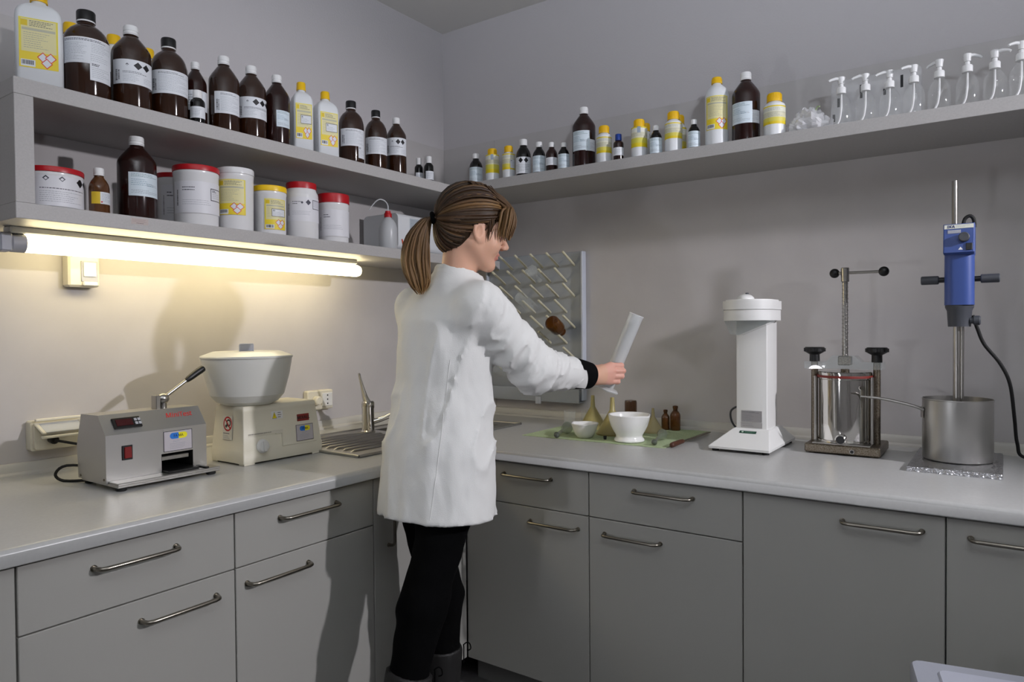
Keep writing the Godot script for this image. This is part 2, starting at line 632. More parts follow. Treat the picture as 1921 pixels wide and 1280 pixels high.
		"tub_stamp", "tub_plain", "tub_line":
			i = img(420, 220, Color(0.86, 0.86, 0.88))
			bars(i, 30, 60, 10, 110, false)
			lines(i, 76, 40, 90, 2, 18, ink, 6)
			lines(i, 76, 130, 210, 3, 14, pale)
			if key == "tub_stamp":
				i.fill_rect(Rect2i(270, 40, 140, 86), Color(0.15, 0.15, 0.18))
				i.fill_rect(Rect2i(275, 45, 130, 76), Color(0.85, 0.85, 0.87))
				lines(i, 284, 52, 40, 2, 8, ink, 5)
				lines(i, 284, 76, 116, 3, 13, pale)
			elif key == "tub_line":
				diamond(i, 230, 46, 26, Color(0.05, 0.04, 0.18), Color(0.05, 0.04, 0.18))
				diamond(i, 170, 50, 12, ink, ink)
				i.fill_rect(Rect2i(276, 20, 120, 84), Color(0.15, 0.15, 0.18))
				i.fill_rect(Rect2i(281, 25, 110, 74), Color(0.82, 0.82, 0.85))
				lines(i, 288, 34, 90, 4, 14, pale)
		"can":
			i = img(200, 220, Color(0.68, 0.71, 0.74))
			lines(i, 14, 14, 150, 15, 13, Color(0.45, 0.48, 0.52), 3)
			i.fill_rect(Rect2i(176, 14, 10, 140), Color(0.2, 0.22, 0.25))
		"capsule":
			i = img(280, 210, Color(0.1, 0.1, 0.14))
			i.fill_rect(Rect2i(5, 5, 270, 200), Color(0.72, 0.70, 0.72))
			for y in range(20, 85):
				for x in range(60, 230):
					var cx := clampf(x, 92, 198)
					if Vector2(x - cx, y - 52).length() < 32:
						i.set_pixel(x, y, Color(0.10, 0.45, 0.80) if x < 145 else Color(0.90, 0.86, 0.05))
			lines(i, 90, 98, 110, 2, 14, pale, 3)
			lines(i, 60, 132, 170, 4, 16, pale, 3)
		"plate":
			i = img(220, 120, Color(0.55, 0.54, 0.54))
			lines(i, 10, 10, 200, 2, 9, Color(0.3, 0.3, 0.31), 4)
			lines(i, 10, 36, 150, 6, 13, Color(0.36, 0.36, 0.37), 3)
		"plate_two":
			i = img(220, 80, Color(0.62, 0.61, 0.60))
			lines(i, 10, 16, 190, 2, 14, Color(0.4, 0.4, 0.4), 3)
			lines(i, 20, 52, 180, 1, 9, Color(0.25, 0.25, 0.25), 5)
		"green_plate":
			i = img(200, 50, Color(0.06, 0.24, 0.18))
			diamond(i, 36, 24, 16, Color(0.75, 0.8, 0.75), Color(0.75, 0.8, 0.75))
			lines(i, 66, 14, 120, 2, 14, Color(0.45, 0.6, 0.5), 6)
		"prohibit":
			i = img(160, 240, Color(0.84, 0.83, 0.79))
			for y in 160:
				for x in 160:
					var p := Vector2(x - 80, y - 80)
					if p.length() < 74 and p.length() > 58 or (p.length() < 60 and absf(p.x - p.y) < 12):
						i.set_pixel(x, y, Color(0.70, 0.05, 0.08))
					elif p.length() < 56 and ((p - Vector2(14, -10)).length() > 22 and (p - Vector2(14, -10)).length() < 38 or (p - Vector2(-26, 24)).length() < 16):
						i.set_pixel(x, y, Color(0.08, 0.09, 0.10))
			lines(i, 10, 172, 140, 1, 10, ink, 9)
			lines(i, 10, 196, 130, 3, 13, pale, 4)
		"warning":
			i = img(260, 130, Color(0.84, 0.84, 0.84))
			for y in range(10, 120):
				for x in range(10, 120):
					var w := (y - 10) * 0.5
					if absf(x - 65) < w:
						i.set_pixel(x, y, Color(0.88, 0.80, 0.03) if absf(x - 65) < w - 4 and y < 116 and not (absf(x - 65) < 5 and y > 45 and y < 96) else Color(0.1, 0.1, 0.05))
			lines(i, 140, 24, 100, 1, 10, Color(0.1, 0.1, 0.1), 12)
			lines(i, 140, 60, 100, 1, 10, Color(0.1, 0.1, 0.1), 12)
			lines(i, 140, 96, 100, 1, 10, Color(0.1, 0.1, 0.1), 12)
		"scale":
			i = img(400, 40, Color(0.83, 0.81, 0.75))
			lines(i, 4, 12, 390, 1, 10, Color(0.3, 0.28, 0.26), 8)
		"sticker":
			i = img(160, 70, Color(0.70, 0.65, 0.63))
			lines(i, 10, 10, 140, 3, 14, Color(0.55, 0.45, 0.43), 3)
			lines(i, 50, 54, 80, 1, 14, Color(0.3, 0.25, 0.25), 5)
		"strip":
			i = img(320, 50, Color(0.86, 0.87, 0.82))
			lines(i, 130, 12, 170, 2, 16, pale, 4)
		"marks":
			i = img(400, 240, Color(0.80, 0.81, 0.84))
			for q in 12:
				i.fill_rect(Rect2i(20 + q * 32, 24 + (q % 3) * 14, 10, label_rng.randi_range(16, 64)), Color(0.12, 0.12, 0.15))
	var t := ImageTexture.create_from_image(i)
	var m := mat(k, Color.WHITE, 0.5)
	m.albedo_texture = t
	m.texture_repeat = false
	return k

func wrap_label(r: float, y0: float, y1: float, mid_deg: float, span_deg: float) -> ArrayMesh:
	# a printed sheet wrapped round a bottle, with its own small thickness
	var v := PackedVector3Array()
	var nn := PackedVector3Array()
	var uv := PackedVector2Array()
	var idx := PackedInt32Array()
	var k := maxi(6, int(span_deg / 12.0))
	for i in k + 1:
		var t := float(i) / k
		var a := deg_to_rad(mid_deg + span_deg * (t - 0.5))
		var d := Vector3(sin(a), 0, cos(a))
		for e in [[y0, 1.0], [y1, 0.0]]:
			v.append(d * r + Vector3.UP * e[0])
			nn.append(d)
			uv.append(Vector2(t, e[1]))
	for i in k:
		var b := i * 2
		idx.append_array(PackedInt32Array([b, b + 1, b + 3, b, b + 3, b + 2]))
	# rim down to the bottle wall
	var n0 := v.size()
	for i in k + 1:
		var a := deg_to_rad(mid_deg + span_deg * (float(i) / k - 0.5))
		var d := Vector3(sin(a), 0, cos(a))
		for y in [y0, y1]:
			v.append(d * (r - 0.0012) + Vector3.UP * y)
			nn.append(d)
			uv.append(Vector2(float(i) / k, 1.0 if y == y0 else 0.0))
	for i in k:
		var b := i * 2
		var c := n0 + i * 2
		idx.append_array(PackedInt32Array([b, b + 2, c + 2, b, c + 2, c, b + 1, c + 1, c + 3, b + 1, c + 3, b + 3]))
	var arr := []
	arr.resize(Mesh.ARRAY_MAX)
	arr[Mesh.ARRAY_VERTEX] = v
	arr[Mesh.ARRAY_NORMAL] = nn
	arr[Mesh.ARRAY_TEX_UV] = uv
	arr[Mesh.ARRAY_INDEX] = idx
	var am := ArrayMesh.new()
	am.add_surface_from_arrays(Mesh.PRIMITIVE_TRIANGLES, arr)
	return am

func flat_label(key: String, called: String, parent: Node3D, c: Vector3, ex: Vector3, ey: Vector3, w: float, h: float, thick := 0.0008) -> MeshInstance3D:
	# a printed plate: front face with the print, edges down to the surface
	var n := ex.cross(ey).normalized()
	var q := [c - ex * w / 2 - ey * h / 2, c + ex * w / 2 - ey * h / 2, c + ex * w / 2 + ey * h / 2, c - ex * w / 2 + ey * h / 2]
	var v := PackedVector3Array()
	var nn := PackedVector3Array()
	var uv := PackedVector2Array()
	var us := [Vector2(0, 1), Vector2(1, 1), Vector2(1, 0), Vector2(0, 0)]
	var idx := PackedInt32Array([0, 2, 1, 0, 3, 2])
	for j in 4:
		v.append(q[j] + n * thick)
		nn.append(n)
		uv.append(us[j])
	for j in 4:
		v.append(q[j])
		nn.append(n)
		uv.append(us[j])
	for j in 4:
		var j1 := (j + 1) % 4
		idx.append_array(PackedInt32Array([j, j1, 4 + j1, j, 4 + j1, 4 + j]))
	var arr := []
	arr.resize(Mesh.ARRAY_MAX)
	arr[Mesh.ARRAY_VERTEX] = v
	arr[Mesh.ARRAY_NORMAL] = nn
	arr[Mesh.ARRAY_TEX_UV] = uv
	arr[Mesh.ARRAY_INDEX] = idx
	var am := ArrayMesh.new()
	am.add_surface_from_arrays(Mesh.PRIMITIVE_TRIANGLES, arr)
	return node_of(am, called, label_mat(key), parent)

# ------------------------------------------------------------------ room shell
const ROOM := 5.0
const CEIL := 2.9158
const BENCH := 0.90

func build_room() -> void:
	var s := mb()
	box2(s, Vector3(-0.15, -0.1, -0.15), Vector3(ROOM + 0.15, 0.0, ROOM + 0.15), 0.0)
	struct(s, "floor", "floor_vinyl")
	s = mb()
	box2(s, Vector3(-0.15, CEIL, -0.15), Vector3(ROOM + 0.15, CEIL + 0.12, ROOM + 0.15), 0.0)
	struct(s, "ceiling", "ceiling_paint")
	var sides := [["wall_left", Vector3(-0.15, 0, -0.15), Vector3(0, CEIL, ROOM + 0.15)], ["wall_back", Vector3(0, 0, -0.15), Vector3(ROOM, CEIL, 0)],
		["wall_right", Vector3(ROOM, 0, -0.15), Vector3(ROOM + 0.15, CEIL, ROOM + 0.15)], ["wall_front", Vector3(0, 0, ROOM), Vector3(ROOM, CEIL, ROOM + 0.15)]]
	for w in sides:
		s = mb()
		box2(s, w[1], w[2], 0.0)
		var o := struct(s, w[0], "wall_paint")
		# laminate boards between the bench and the strip above the upper shelf
		if w[0] == "wall_left":
			for z in [[0.011, 3.7]]:
				s = mb()
				box2(s, Vector3(0.0, 0.0, z[0]), Vector3(0.010, 2.2928, z[1]), 0.0008)
				part(s, "wall_board", "wall_board", o)
		elif w[0] == "wall_back":
			for x in [[0.0, 0.344], [0.3458, 3.7]]:
				s = mb()
				box2(s, Vector3(x[0], 0.0, 0.0), Vector3(x[1], 2.2928, 0.010), 0.0008)
				part(s, "wall_board", "wall_board", o)

# ------------------------------------------------------------------ bench
const DL := 0.8213
const DR := 0.8502

func edge_profile(a: float, b: float) -> PackedVector2Array:
	# worktop section: a is the rear, b the rounded front
	var p := PackedVector2Array([Vector2(a, 0.862), Vector2(b - 0.004, 0.862)])
	for i in 4:
		var t := -PI / 2 + PI / 2 * (i + 1) / 4.0
		p.append(Vector2(b - 0.004 + 0.004 * cos(t), 0.866 + 0.004 * sin(t)))
	for i in 6:
		var t := PI / 2 * i / 5.0
		p.append(Vector2(b - 0.014 + 0.014 * cos(t), BENCH - 0.014 + 0.014 * sin(t)))
	p.append(Vector2(a, BENCH))
	return p

func build_bench() -> void:
	var fl := DL + 0.02
	var fr := DR + 0.02
	var s := mb()
	prism(s, edge_profile(0.62, fl), Vector3(0, 0, fr), Vector3(1, 0, 0), Vector3(0, 1, 0), Vector3(0, 0, 3.6 - fr))
	box2(s, Vector3(0.62, 0.862, 0.011), Vector3(fl, BENCH, fr), 0.0)
	box2(s, Vector3(0.011, 0.862, 0.011), Vector3(0.24, BENCH, 3.6), 0.0)
	box2(s, Vector3(0.24, 0.862, 0.011), Vector3(0.62, BENCH, 0.33), 0.0)
	box2(s, Vector3(0.24, 0.862, 0.76), Vector3(0.62, BENCH, 3.6), 0.0)
	prism(s, edge_profile(0.60, fr), Vector3(fl, 0, 0), Vector3(0, 0, 1), Vector3(0, 1, 0), Vector3(3.6 - fl, 0, 0))
	box2(s, Vector3(fl, 0.862, 0.011), Vector3(3.6, BENCH, 0.60), 0.0)
	var w := part(s, "worktop", "worktop")
	tag(w, "pale grey laminate worktop with rounded edge running round the corner", "worktop")
	# upstand profiles where bench and wall meet
	var prof := PackedVector2Array([Vector2(0.010, BENCH), Vector2(0.034, BENCH), Vector2(0.033, 0.906), Vector2(0.024, 0.912), Vector2(0.022, 0.932), Vector2(0.018, 0.938), Vector2(0.010, 0.939)])
	s = mb()
	prism(s, prof, Vector3(0, 0, 0.034), Vector3(1, 0, 0), Vector3(0, 1, 0), Vector3(0, 0, 3.5))
	struct(s, "trim_1", "trim_plastic")
	s = mb()
	prism(s, prof, Vector3(0.011, 0, 0), Vector3(0, 0, 1), Vector3(0, 1, 0), Vector3(3.5, 0, 0))
	struct(s, "trim_2", "trim_plastic")
	# cabinets along the sink wall (the run starts far from the corner), then along the back wall
	var grp := "base cabinets under the bench"
	cabinet("grey base cabinet with one tall door beside the cabinet under the sealing press", true, 2.8102, 0.4964, false, [[0.05, 0.242, 0.812]], grp)
	cabinet("grey drawer and door cabinet under the steel sealing press", true, 2.3132, 0.498, true, [[0.149, 0.338, 0.811], [0.251, 0.442, 0.657]], grp)
	cabinet("grey drawer and door cabinet under the cream machine with the bowl", true, 1.8151, 0.4946, true, [[0.140, 0.341, 0.814], [0.034, 0.235, 0.662]], grp)
	cabinet("grey sink cabinet with a vertical handle behind the standing person", true, 1.3205, 0.3905, false, [[0.066, 0.629, 0.821]], grp, true)
	cabinet("grey drawer and door cabinet in the corner under the green cloth", false, 0.8225, 0.5219, true, [[0.177, 0.375, 0.815], [0.289, 0.481, 0.660]], grp)
	cabinet("grey drawer and door cabinet below the white column device", false, 1.3444, 0.5083, true, [[0.166, 0.358, 0.816], [0.059, 0.253, 0.661]], grp)
	cabinet("wide undivided grey cabinet door below the steel filter press", false, 1.8527, 0.5033, false, [[0.266, 0.452, 0.813]], grp)
	cabinet("undivided grey cabinet door below the blue stirrer and the pot", false, 2.356, 0.503, false, [[0.052, 0.244, 0.813]], grp)
	# filler strip in the inner corner
	s = mb()
	box2(s, Vector3(DL - 0.018, 0.1, 0.853), Vector3(DL, 0.860, 0.9265), 0.001)
	struct(s, "trim_3", "door")

func handle(parent: Node3D, a: Vector3, b: Vector3, out: Vector3) -> void:
	var d := (b - a).normalized()
	var s := mb()
	var pts := curve_points([a, a + out * 0.014 + d * 0.001, a + out * 0.025 + d * 0.006, a + out * 0.029 + d * 0.018], 9)
	var tail := curve_points([b + out * 0.029 - d * 0.018, b + out * 0.025 - d * 0.006, b + out * 0.014 - d * 0.001, b], 9)
	tube(s, pts + tail, 0.0052, 12)
	for p in [a, b]:
		cyl(s, p, p + out * 0.003, 0.0075, 14)
	part(s, "handle", "handle_nickel", parent)

func cabinet(label: String, on_left: bool, start: float, w: float, drawer: bool, handles: Array, grp: String, upright := false) -> void:
	var d := DL if on_left else DR
	var o := thing("base_cabinet", label, "cabinet", Vector3(0, 0, start) if on_left else Vector3(start, 0, 0), PI / 2 if on_left else 0.0, grp)
	var s := mb()
	var g := 0.0006
	var back := 0.05
	box2(s, Vector3(g, 0.10, back), Vector3(0.016, 0.8615, d - 0.021), 0.0)
	box2(s, Vector3(w - 0.016, 0.10, back), Vector3(w - g, 0.8615, d - 0.021), 0.0)
	box2(s, Vector3(0.016, 0.10, back), Vector3(w - 0.016, 0.116, d - 0.021), 0.0)
	box2(s, Vector3(0.016, 0.116, back), Vector3(w - 0.016, 0.8615, back + 0.008), 0.0)
	if drawer:
		box2(s, Vector3(0.016, 0.700, back + 0.02), Vector3(w - 0.016, 0.716, d - 0.021), 0.0)
	part(s, "carcass", "carcass", o)
	s = mb()
	box2(s, Vector3(g, 0.0005, d - 0.075), Vector3(w - g, 0.0995, d - 0.06), 0.0)
	part(s, "plinth", "plinth", o)
	var rows := [[0.7105, 0.856], [0.1, 0.7075]] if drawer else [[0.1, 0.856]]
	for i in rows.size():
		s = mb()
		box2(s, Vector3(0.0018, rows[i][0], d - 0.018), Vector3(w - 0.0018, rows[i][1], d), 0.0016)
		var f := part(s, "drawer_front" if drawer and i == 0 else "door", "door", o)
		var h: Array = handles[i]
		if upright:
			handle(f, Vector3(h[0], h[1], d), Vector3(h[0], h[2], d), Vector3(0, 0, 1))
		else:
			handle(f, Vector3(h[0], h[2], d), Vector3(h[1], h[2], d), Vector3(0, 0, 1))

# ------------------------------------------------------------------ shelves
const SH := 0.3866
const S_TOP := 1.9984
const S_BOT := 1.9552
const L_TOP := 1.675
const L_BOT := 1.6332
const S_END := 2.1439

func build_shelves() -> void:
	var o := thing("wall_shelf", "two-tier grey laminate shelf above the lit lamp on the sink wall", "shelf")
	var s := mb()
	box2(s, Vector3(0.0105, S_BOT, 0.0105), Vector3(SH, S_TOP, S_END), 0.0012)
	part(s, "top_board", "shelf_laminate", o)
	s = mb()
	box2(s, Vector3(0.0105, L_BOT, 0.0105), Vector3(SH, L_TOP, S_END), 0.0012)
	var low := part(s, "lower_board", "shelf_laminate", o)
	flat_label("sticker", "sticker", low, Vector3(SH, 1.6605, 1.827), Vector3(0, 0, -1), Vector3(0, 1, 0), 0.05, 0.017)
	s = mb()
	box2(s, Vector3(0.0105, L_TOP, 2.098), Vector3(SH - 0.0005, S_BOT, S_END - 0.0005), 0.0012)
	part(s, "upright", "shelf_laminate", o)
	o = thing("wall_shelf", "long single grey laminate shelf above the bench on the back wall", "shelf", Vector3(SH + 0.0008, 0, 0))
	s = mb()
	box2(s, Vector3(0, S_BOT, 0.0105), Vector3(3.0, S_TOP, SH), 0.0012)
	part(s, "board", "shelf_laminate", o)

func build_under_shelf_lamp() -> void:
	var o := thing("fluorescent_lamp", "lit fluorescent tube lamp fixed under the lower shelf board", "lamp", Vector3(0.2, 1.588, 0.0))
	var s := mb()
	box2(s, Vector3(-0.026, 0.0262, 0.83), Vector3(0.026, 0.0450, 2.10), 0.003)
	part(s, "mounting_rail", "white_matt", o)
	s = mb()
	var xf := Transform3D(Basis(Vector3(1, 0, 0), PI / 2), Vector3(0, 0, 0))
	lathe(s, [[0, 0.795], [0.012, 0.796], [0.021, 0.802], [0.025, 0.815], [0.025, 2.058], [0, 2.058]], 24, xf)
	part(s, "diffuser_tube", "lamp_tube", o)
	s = mb()
	lathe(s, [[0, 2.0585], [0.0262, 2.0585], [0.0262, 2.092], [0.023, 2.096], [0, 2.096]], 24, xf)
	box2(s, Vector3(-0.025, -0.026, 2.094), Vector3(0.025, 0.026, 2.124), 0.004)
	part(s, "end_cap", "grey_plastic", o)
	var l := AreaLight3D.new()
	l.name = "tube_light"
	l.area_size = Vector2(1.24, 0.045)
	l.light_color = Color(1.0, 0.93, 0.76)
	l.light_energy = TUBE_LIGHT
	l.shadow_enabled = true
	o.add_child(l)
	l.position = Vector3(0, -0.0275, 1.43)
	l.basis = Basis(Vector3(0, 0, 1), Vector3(1, 0, 0), Vector3(0, 1, 0))

# ------------------------------------------------------------------ switches and sockets
func build_wall_fittings() -> void:
	var o := thing("light_switch", "cream wall switch box with smoky cover hanging below the lamp", "switch", Vector3(0.0105, 1.533, 1.838))
	var s := mb()
	box(s, Vector3(0.024, 0, 0), Vector3(0.048, 0.104, 0.094), 0.006)
	var bod := part(s, "housing", "cream_plastic", o)
	s = mb()
	box(s, Vector3(0.0498, -0.002, -0.014), Vector3(0.004, 0.066, 0.05), 0.0015)
	part(s, "bezel", "grey_plastic", o)
	s = mb()
	box(s, Vector3(0.0535, 0.004, -0.014), Vector3(0.004, 0.046, 0.038), 0.0015)
	part(s, "rocker", "white_plastic", o)
	s = mb()
	box(s, Vector3(0.054, -0.042, -0.014), Vector3(0.012, 0.014, 0.044), 0.003)
	part(s, "lower_lip", "white_plastic", bod)
	s = mb()
	for q in [[-0.04, 0.045], [0.038, 0.045]]:
		cyl(s, Vector3(0.047, q[1], q[0]), Vector3(0.0488, q[1], q[0]), 0.003, 10)
	part(s, "screw", "old_steel", o)

	o = thing("wall_socket", "cream wall socket box with raised flap beside the sealing press", "socket", Vector3(0.0105, 1.018, 1.923))
	s = mb()
	prism(s, round_rect(0.072, 0.046, 0.008), Vector3.ZERO, Vector3(0, 0, -1), Vector3(0, 1, 0), Vector3(0.034, 0, 0))
	part(s, "back_box", "cream_plastic", o)
	s = mb()
	prism(s, round_rect(0.066, 0.041, 0.008), Vector3(0.0345, 0, 0), Vector3(0, 0, -1), Vector3(0, 1, 0), Vector3(0.014, 0, 0))
	part(s, "front_plate", "cream_plastic", o)
	# hinged flap standing open
	var b := Basis(Vector3(0, 0, 1), deg_to_rad(28))
	s = mb()
	for q in [[0.0, 0.0, -0.062, 0.012, 0.008], [0.0, 0.0, 0.062, 0.012, 0.008]]:
		box(s, Vector3(0.078, 0.026, q[2]), Vector3(0.066, 0.007, 0.012), 0.002, b * Basis(Vector3(0, 0, 1), deg_to_rad(-50)))
	box(s, Vector3(0.057, 0.0505, 0), Vector3(0.012, 0.008, 0.134), 0.002)
	box(s, Vector3(0.100, 0.0015, 0), Vector3(0.012, 0.008, 0.134), 0.002)
	var fl := part(s, "flap_frame", "cream_plastic", o)
	s = mb()
	box(s, Vector3(0.078, 0.0262, 0), Vector3(0.056, 0.003, 0.112), 0.001, b * Basis(Vector3(0, 0, 1), deg_to_rad(-50)))
	part(s, "flap_window", "milky_plastic", fl)
	s = mb()
	cyl(s, Vector3(0.049, -0.012, 0.02), Vector3(0.075, -0.014, 0.02), 0.013, 14, 0.003)
	part(s, "plug", "black_plastic", o)
	o = thing("power_cord", "black power cord running from the wall socket behind the sealing press", "cord")
	s = mb()
	tube(s, curve_points([Vector3(0.088, 1.003, 1.943), Vector3(0.13, 1.0, 1.93), Vector3(0.20, 0.99, 1.90), Vector3(0.27, 0.975, 1.885), Vector3(0.295, 0.965, 1.885)], 18), 0.0042, 8)
	part(s, "cable", "black_rubber", o)
	s = mb()
	tube(s, curve_points([Vector3(0.295, 0.945, 1.93), Vector3(0.255, 0.95, 1.985), Vector3(0.225, 0.925, 2.0), Vector3(0.235, 0.9045, 1.985), Vector3(0.295, 0.906, 1.95)], 18), 0.0042, 8)
	part(s, "loop", "black_rubber", o)

	o = thing("wall_socket", "cream double wall socket behind the cream bowl machine", "socket", Vector3(0.0105, 1.033, 0.883))
	s = mb()
	box(s, Vector3(0.016, 0, 0), Vector3(0.032, 0.084, 0.138), 0.005)
	part(s, "housing", "cream_plastic", o)
	s = mb()
	box(s, Vector3(0.033, 0.0, -0.034), Vector3(0.006, 0.058, 0.056), 0.002)
	var pl := part(s, "outlet", "white_plastic", o)
	s = mb()
	for y in [-0.018, 0.0, 0.018]:
		cyl(s, Vector3(0.0358, y, -0.034), Vector3(0.0364, y, -0.034), 0.0035, 10)
	part(s, "pin_hole", "black_plastic", pl)
	s = mb()
	cyl(s, Vector3(0.032, 0.0, 0.03), Vector3(0.062, 0.0, 0.03), 0.019, 16, 0.004)
	part(s, "plug", "cream_plastic", o)

# ------------------------------------------------------------------ bottles, jugs and tubs
func scaled(prof: Array, r: float, h: float) -> Array:
	var out := []
	for p in prof:
		out.append([p[0] * r, p[1] * h])
	return out

func view_angle(at: Vector3) -> float:
	# the way a label is turned out to the room
	return rad_to_deg(atan2(2.48 - at.x, 2.9 - at.z))

func put_labels(o: Node3D, at: Vector3, r: float, h: float, labels: Array) -> void:
	for l in labels:
		var m := wrap_label(r + 0.0009 + (l[5] if l.size() > 5 else 0.0), l[1] * h, l[2] * h, view_angle(at) + l[4], l[3])
		node_of(m, "printed_label", label_mat(l[0]), o)

func amber_bottle(style: String, label: String, at: Vector3, r: float, h: float, glass: String, cap: String, fill: float, labels: Array, grp := "", called := "reagent_bottle") -> Node3D:
	var o := thing(called, label, "bottle", at, 0.0, grp)
	var body: Array
	var neck: float
	var capr: float
	var cy: float
	match style:
		"winchester":
			body = [[0, 0.004], [0.9, 0.0], [0.98, 0.012], [1.0, 0.03], [1.0, 0.585], [0.985, 0.645], [0.93, 0.70], [0.83, 0.75], [0.69, 0.79], [0.54, 0.818], [0.42, 0.838], [0.37, 0.855], [0.36, 0.885]]
			neck = 0.36
			capr = 0.41
			cy = 0.885
		"conical":
			body = [[0, 0.004], [0.9, 0.0], [0.98, 0.012], [1.0, 0.03], [1.0, 0.665], [0.985, 0.69], [0.94, 0.715], [0.80, 0.762], [0.60, 0.815], [0.45, 0.855], [0.36, 0.872], [0.345, 0.885], [0.345, 0.91]]
			neck = 0.345
			capr = 0.39
			cy = 0.905
		"small":
			body = [[0, 0.004], [0.9, 0.0], [0.98, 0.015], [1.0, 0.035], [1.0, 0.56], [0.97, 0.61], [0.88, 0.67], [0.72, 0.73], [0.56, 0.775], [0.48, 0.80], [0.46, 0.82], [0.46, 0.84]]
			neck = 0.46
			capr = 0.52
			cy = 0.835
		"vial":
			body = [[0, 0.004], [0.9, 0.0], [0.98, 0.015], [1.0, 0.035], [1.0, 0.62], [0.96, 0.67], [0.84, 0.71], [0.66, 0.735], [0.58, 0.75], [0.56, 0.77]]
			neck = 0.56
			capr = 0.64
			cy = 0.762
	var prof := scaled(body, r, h)
	prof.append([neck * r, (cy + 0.03) * h])
	prof.append([0, (cy + 0.03) * h])
	var s := mb()
	lathe(s, prof, 32, Transform3D.IDENTITY, 0.9)
	part(s, "body", glass, o)
	if fill > 0.0:
		s = mb()
		var fr := r - 0.003
		lathe(s, [[0, 0.006], [fr * 0.95, 0.006], [fr, 0.012], [fr, fill * h], [0, fill * h]], 28)
		part(s, "liquid", "liquid_dark", o)
	s = mb()
	var c := capr * r
	if style == "winchester":
		lathe(s, [[c * 0.86, (cy - 0.012) * h], [c * 0.98, (cy - 0.012) * h], [c * 0.98, (cy + 0.003) * h], [c * 0.86, (cy + 0.003) * h]], 24)
		part(s, "collar", "cap_white", o)
		s = mb()
		lathe(s, [[0, (cy + 0.004) * h], [c, (cy + 0.004) * h], [c, 0.985 * h], [c * 0.93, h], [0, h]], 24)
	else:
		lathe(s, [[neck * r * 0.98, cy * h], [c, cy * h], [c, (cy + 0.022) * h], [c * 0.95, (cy + 0.025) * h], [c * 0.95, (cy + 0.03) * h], [c, (cy + 0.033) * h], [c * 0.98, 0.985 * h], [c * 0.9, h], [0, h]], 24)
	var cp := part(s, "cap", cap, o)
	if style != "winchester" and h > 0.2:
		s = mb()
		lathe(s, [[c * 0.9, (cy - 0.014) * h], [c * 1.0, (cy - 0.014) * h], [c * 1.0, (cy - 0.003) * h], [c * 0.9, (cy - 0.003) * h]], 24)
		part(s, "tamper_ring", cap, cp)
	put_labels(o, at, r, h, labels)
	return o

func yellow_bottle(label: String, at: Vector3, r: float, h: float, labels: Array, grp := "", wide := true) -> Node3D:
	# white round bottle with a yellow screw cap
	var o := thing("powder_bottle", label, "bottle", at, 0.0, grp)
	var s := mb()
	var nk := 0.60 if wide else 0.36
	var shoulder := 0.70 if wide else 0.74
	var cy := 0.80 if wide else 0.905
	lathe(s, scaled([[0, 0.004], [0.92, 0.0], [0.985, 0.012], [1.0, 0.03], [1.0, shoulder], [0.97, shoulder + 0.03], [lerpf(nk, 1.0, 0.72), lerpf(shoulder, cy, 0.55)], [lerpf(nk, 1.0, 0.3), lerpf(shoulder, cy, 0.8)], [nk + 0.02, cy - 0.005], [nk, cy + 0.02], [0, cy + 0.02]], r, h), 32, Transform3D.IDENTITY, 0.9)
	part(s, "body", "jug_plastic", o)
	s = mb()
	var c := (nk + 0.09) * r
	lathe(s, [[nk * r, (cy + 0.005) * h], [c * 1.04, (cy + 0.005) * h], [c * 1.03, (cy + 0.03) * h], [c * 0.99, (cy + 0.035) * h], [c * 0.96, 0.975 * h], [c * 0.86, h], [0, h]], 28)
	for k in 28:
		var a := TAU * k / 28.0
		var d := Vector3(cos(a), 0, sin(a)) * c * 0.975
		box(s, d + Vector3(0, lerpf(cy + 0.04, 0.97, 0.5) * h, 0), Vector3(0.0016, (0.93 - cy) * h, 0.0016), 0.0, Basis(Vector3.UP, -a))
	part(s, "cap", "cap_yellow", o)
	put_labels(o, at, r, h, labels)
	return o

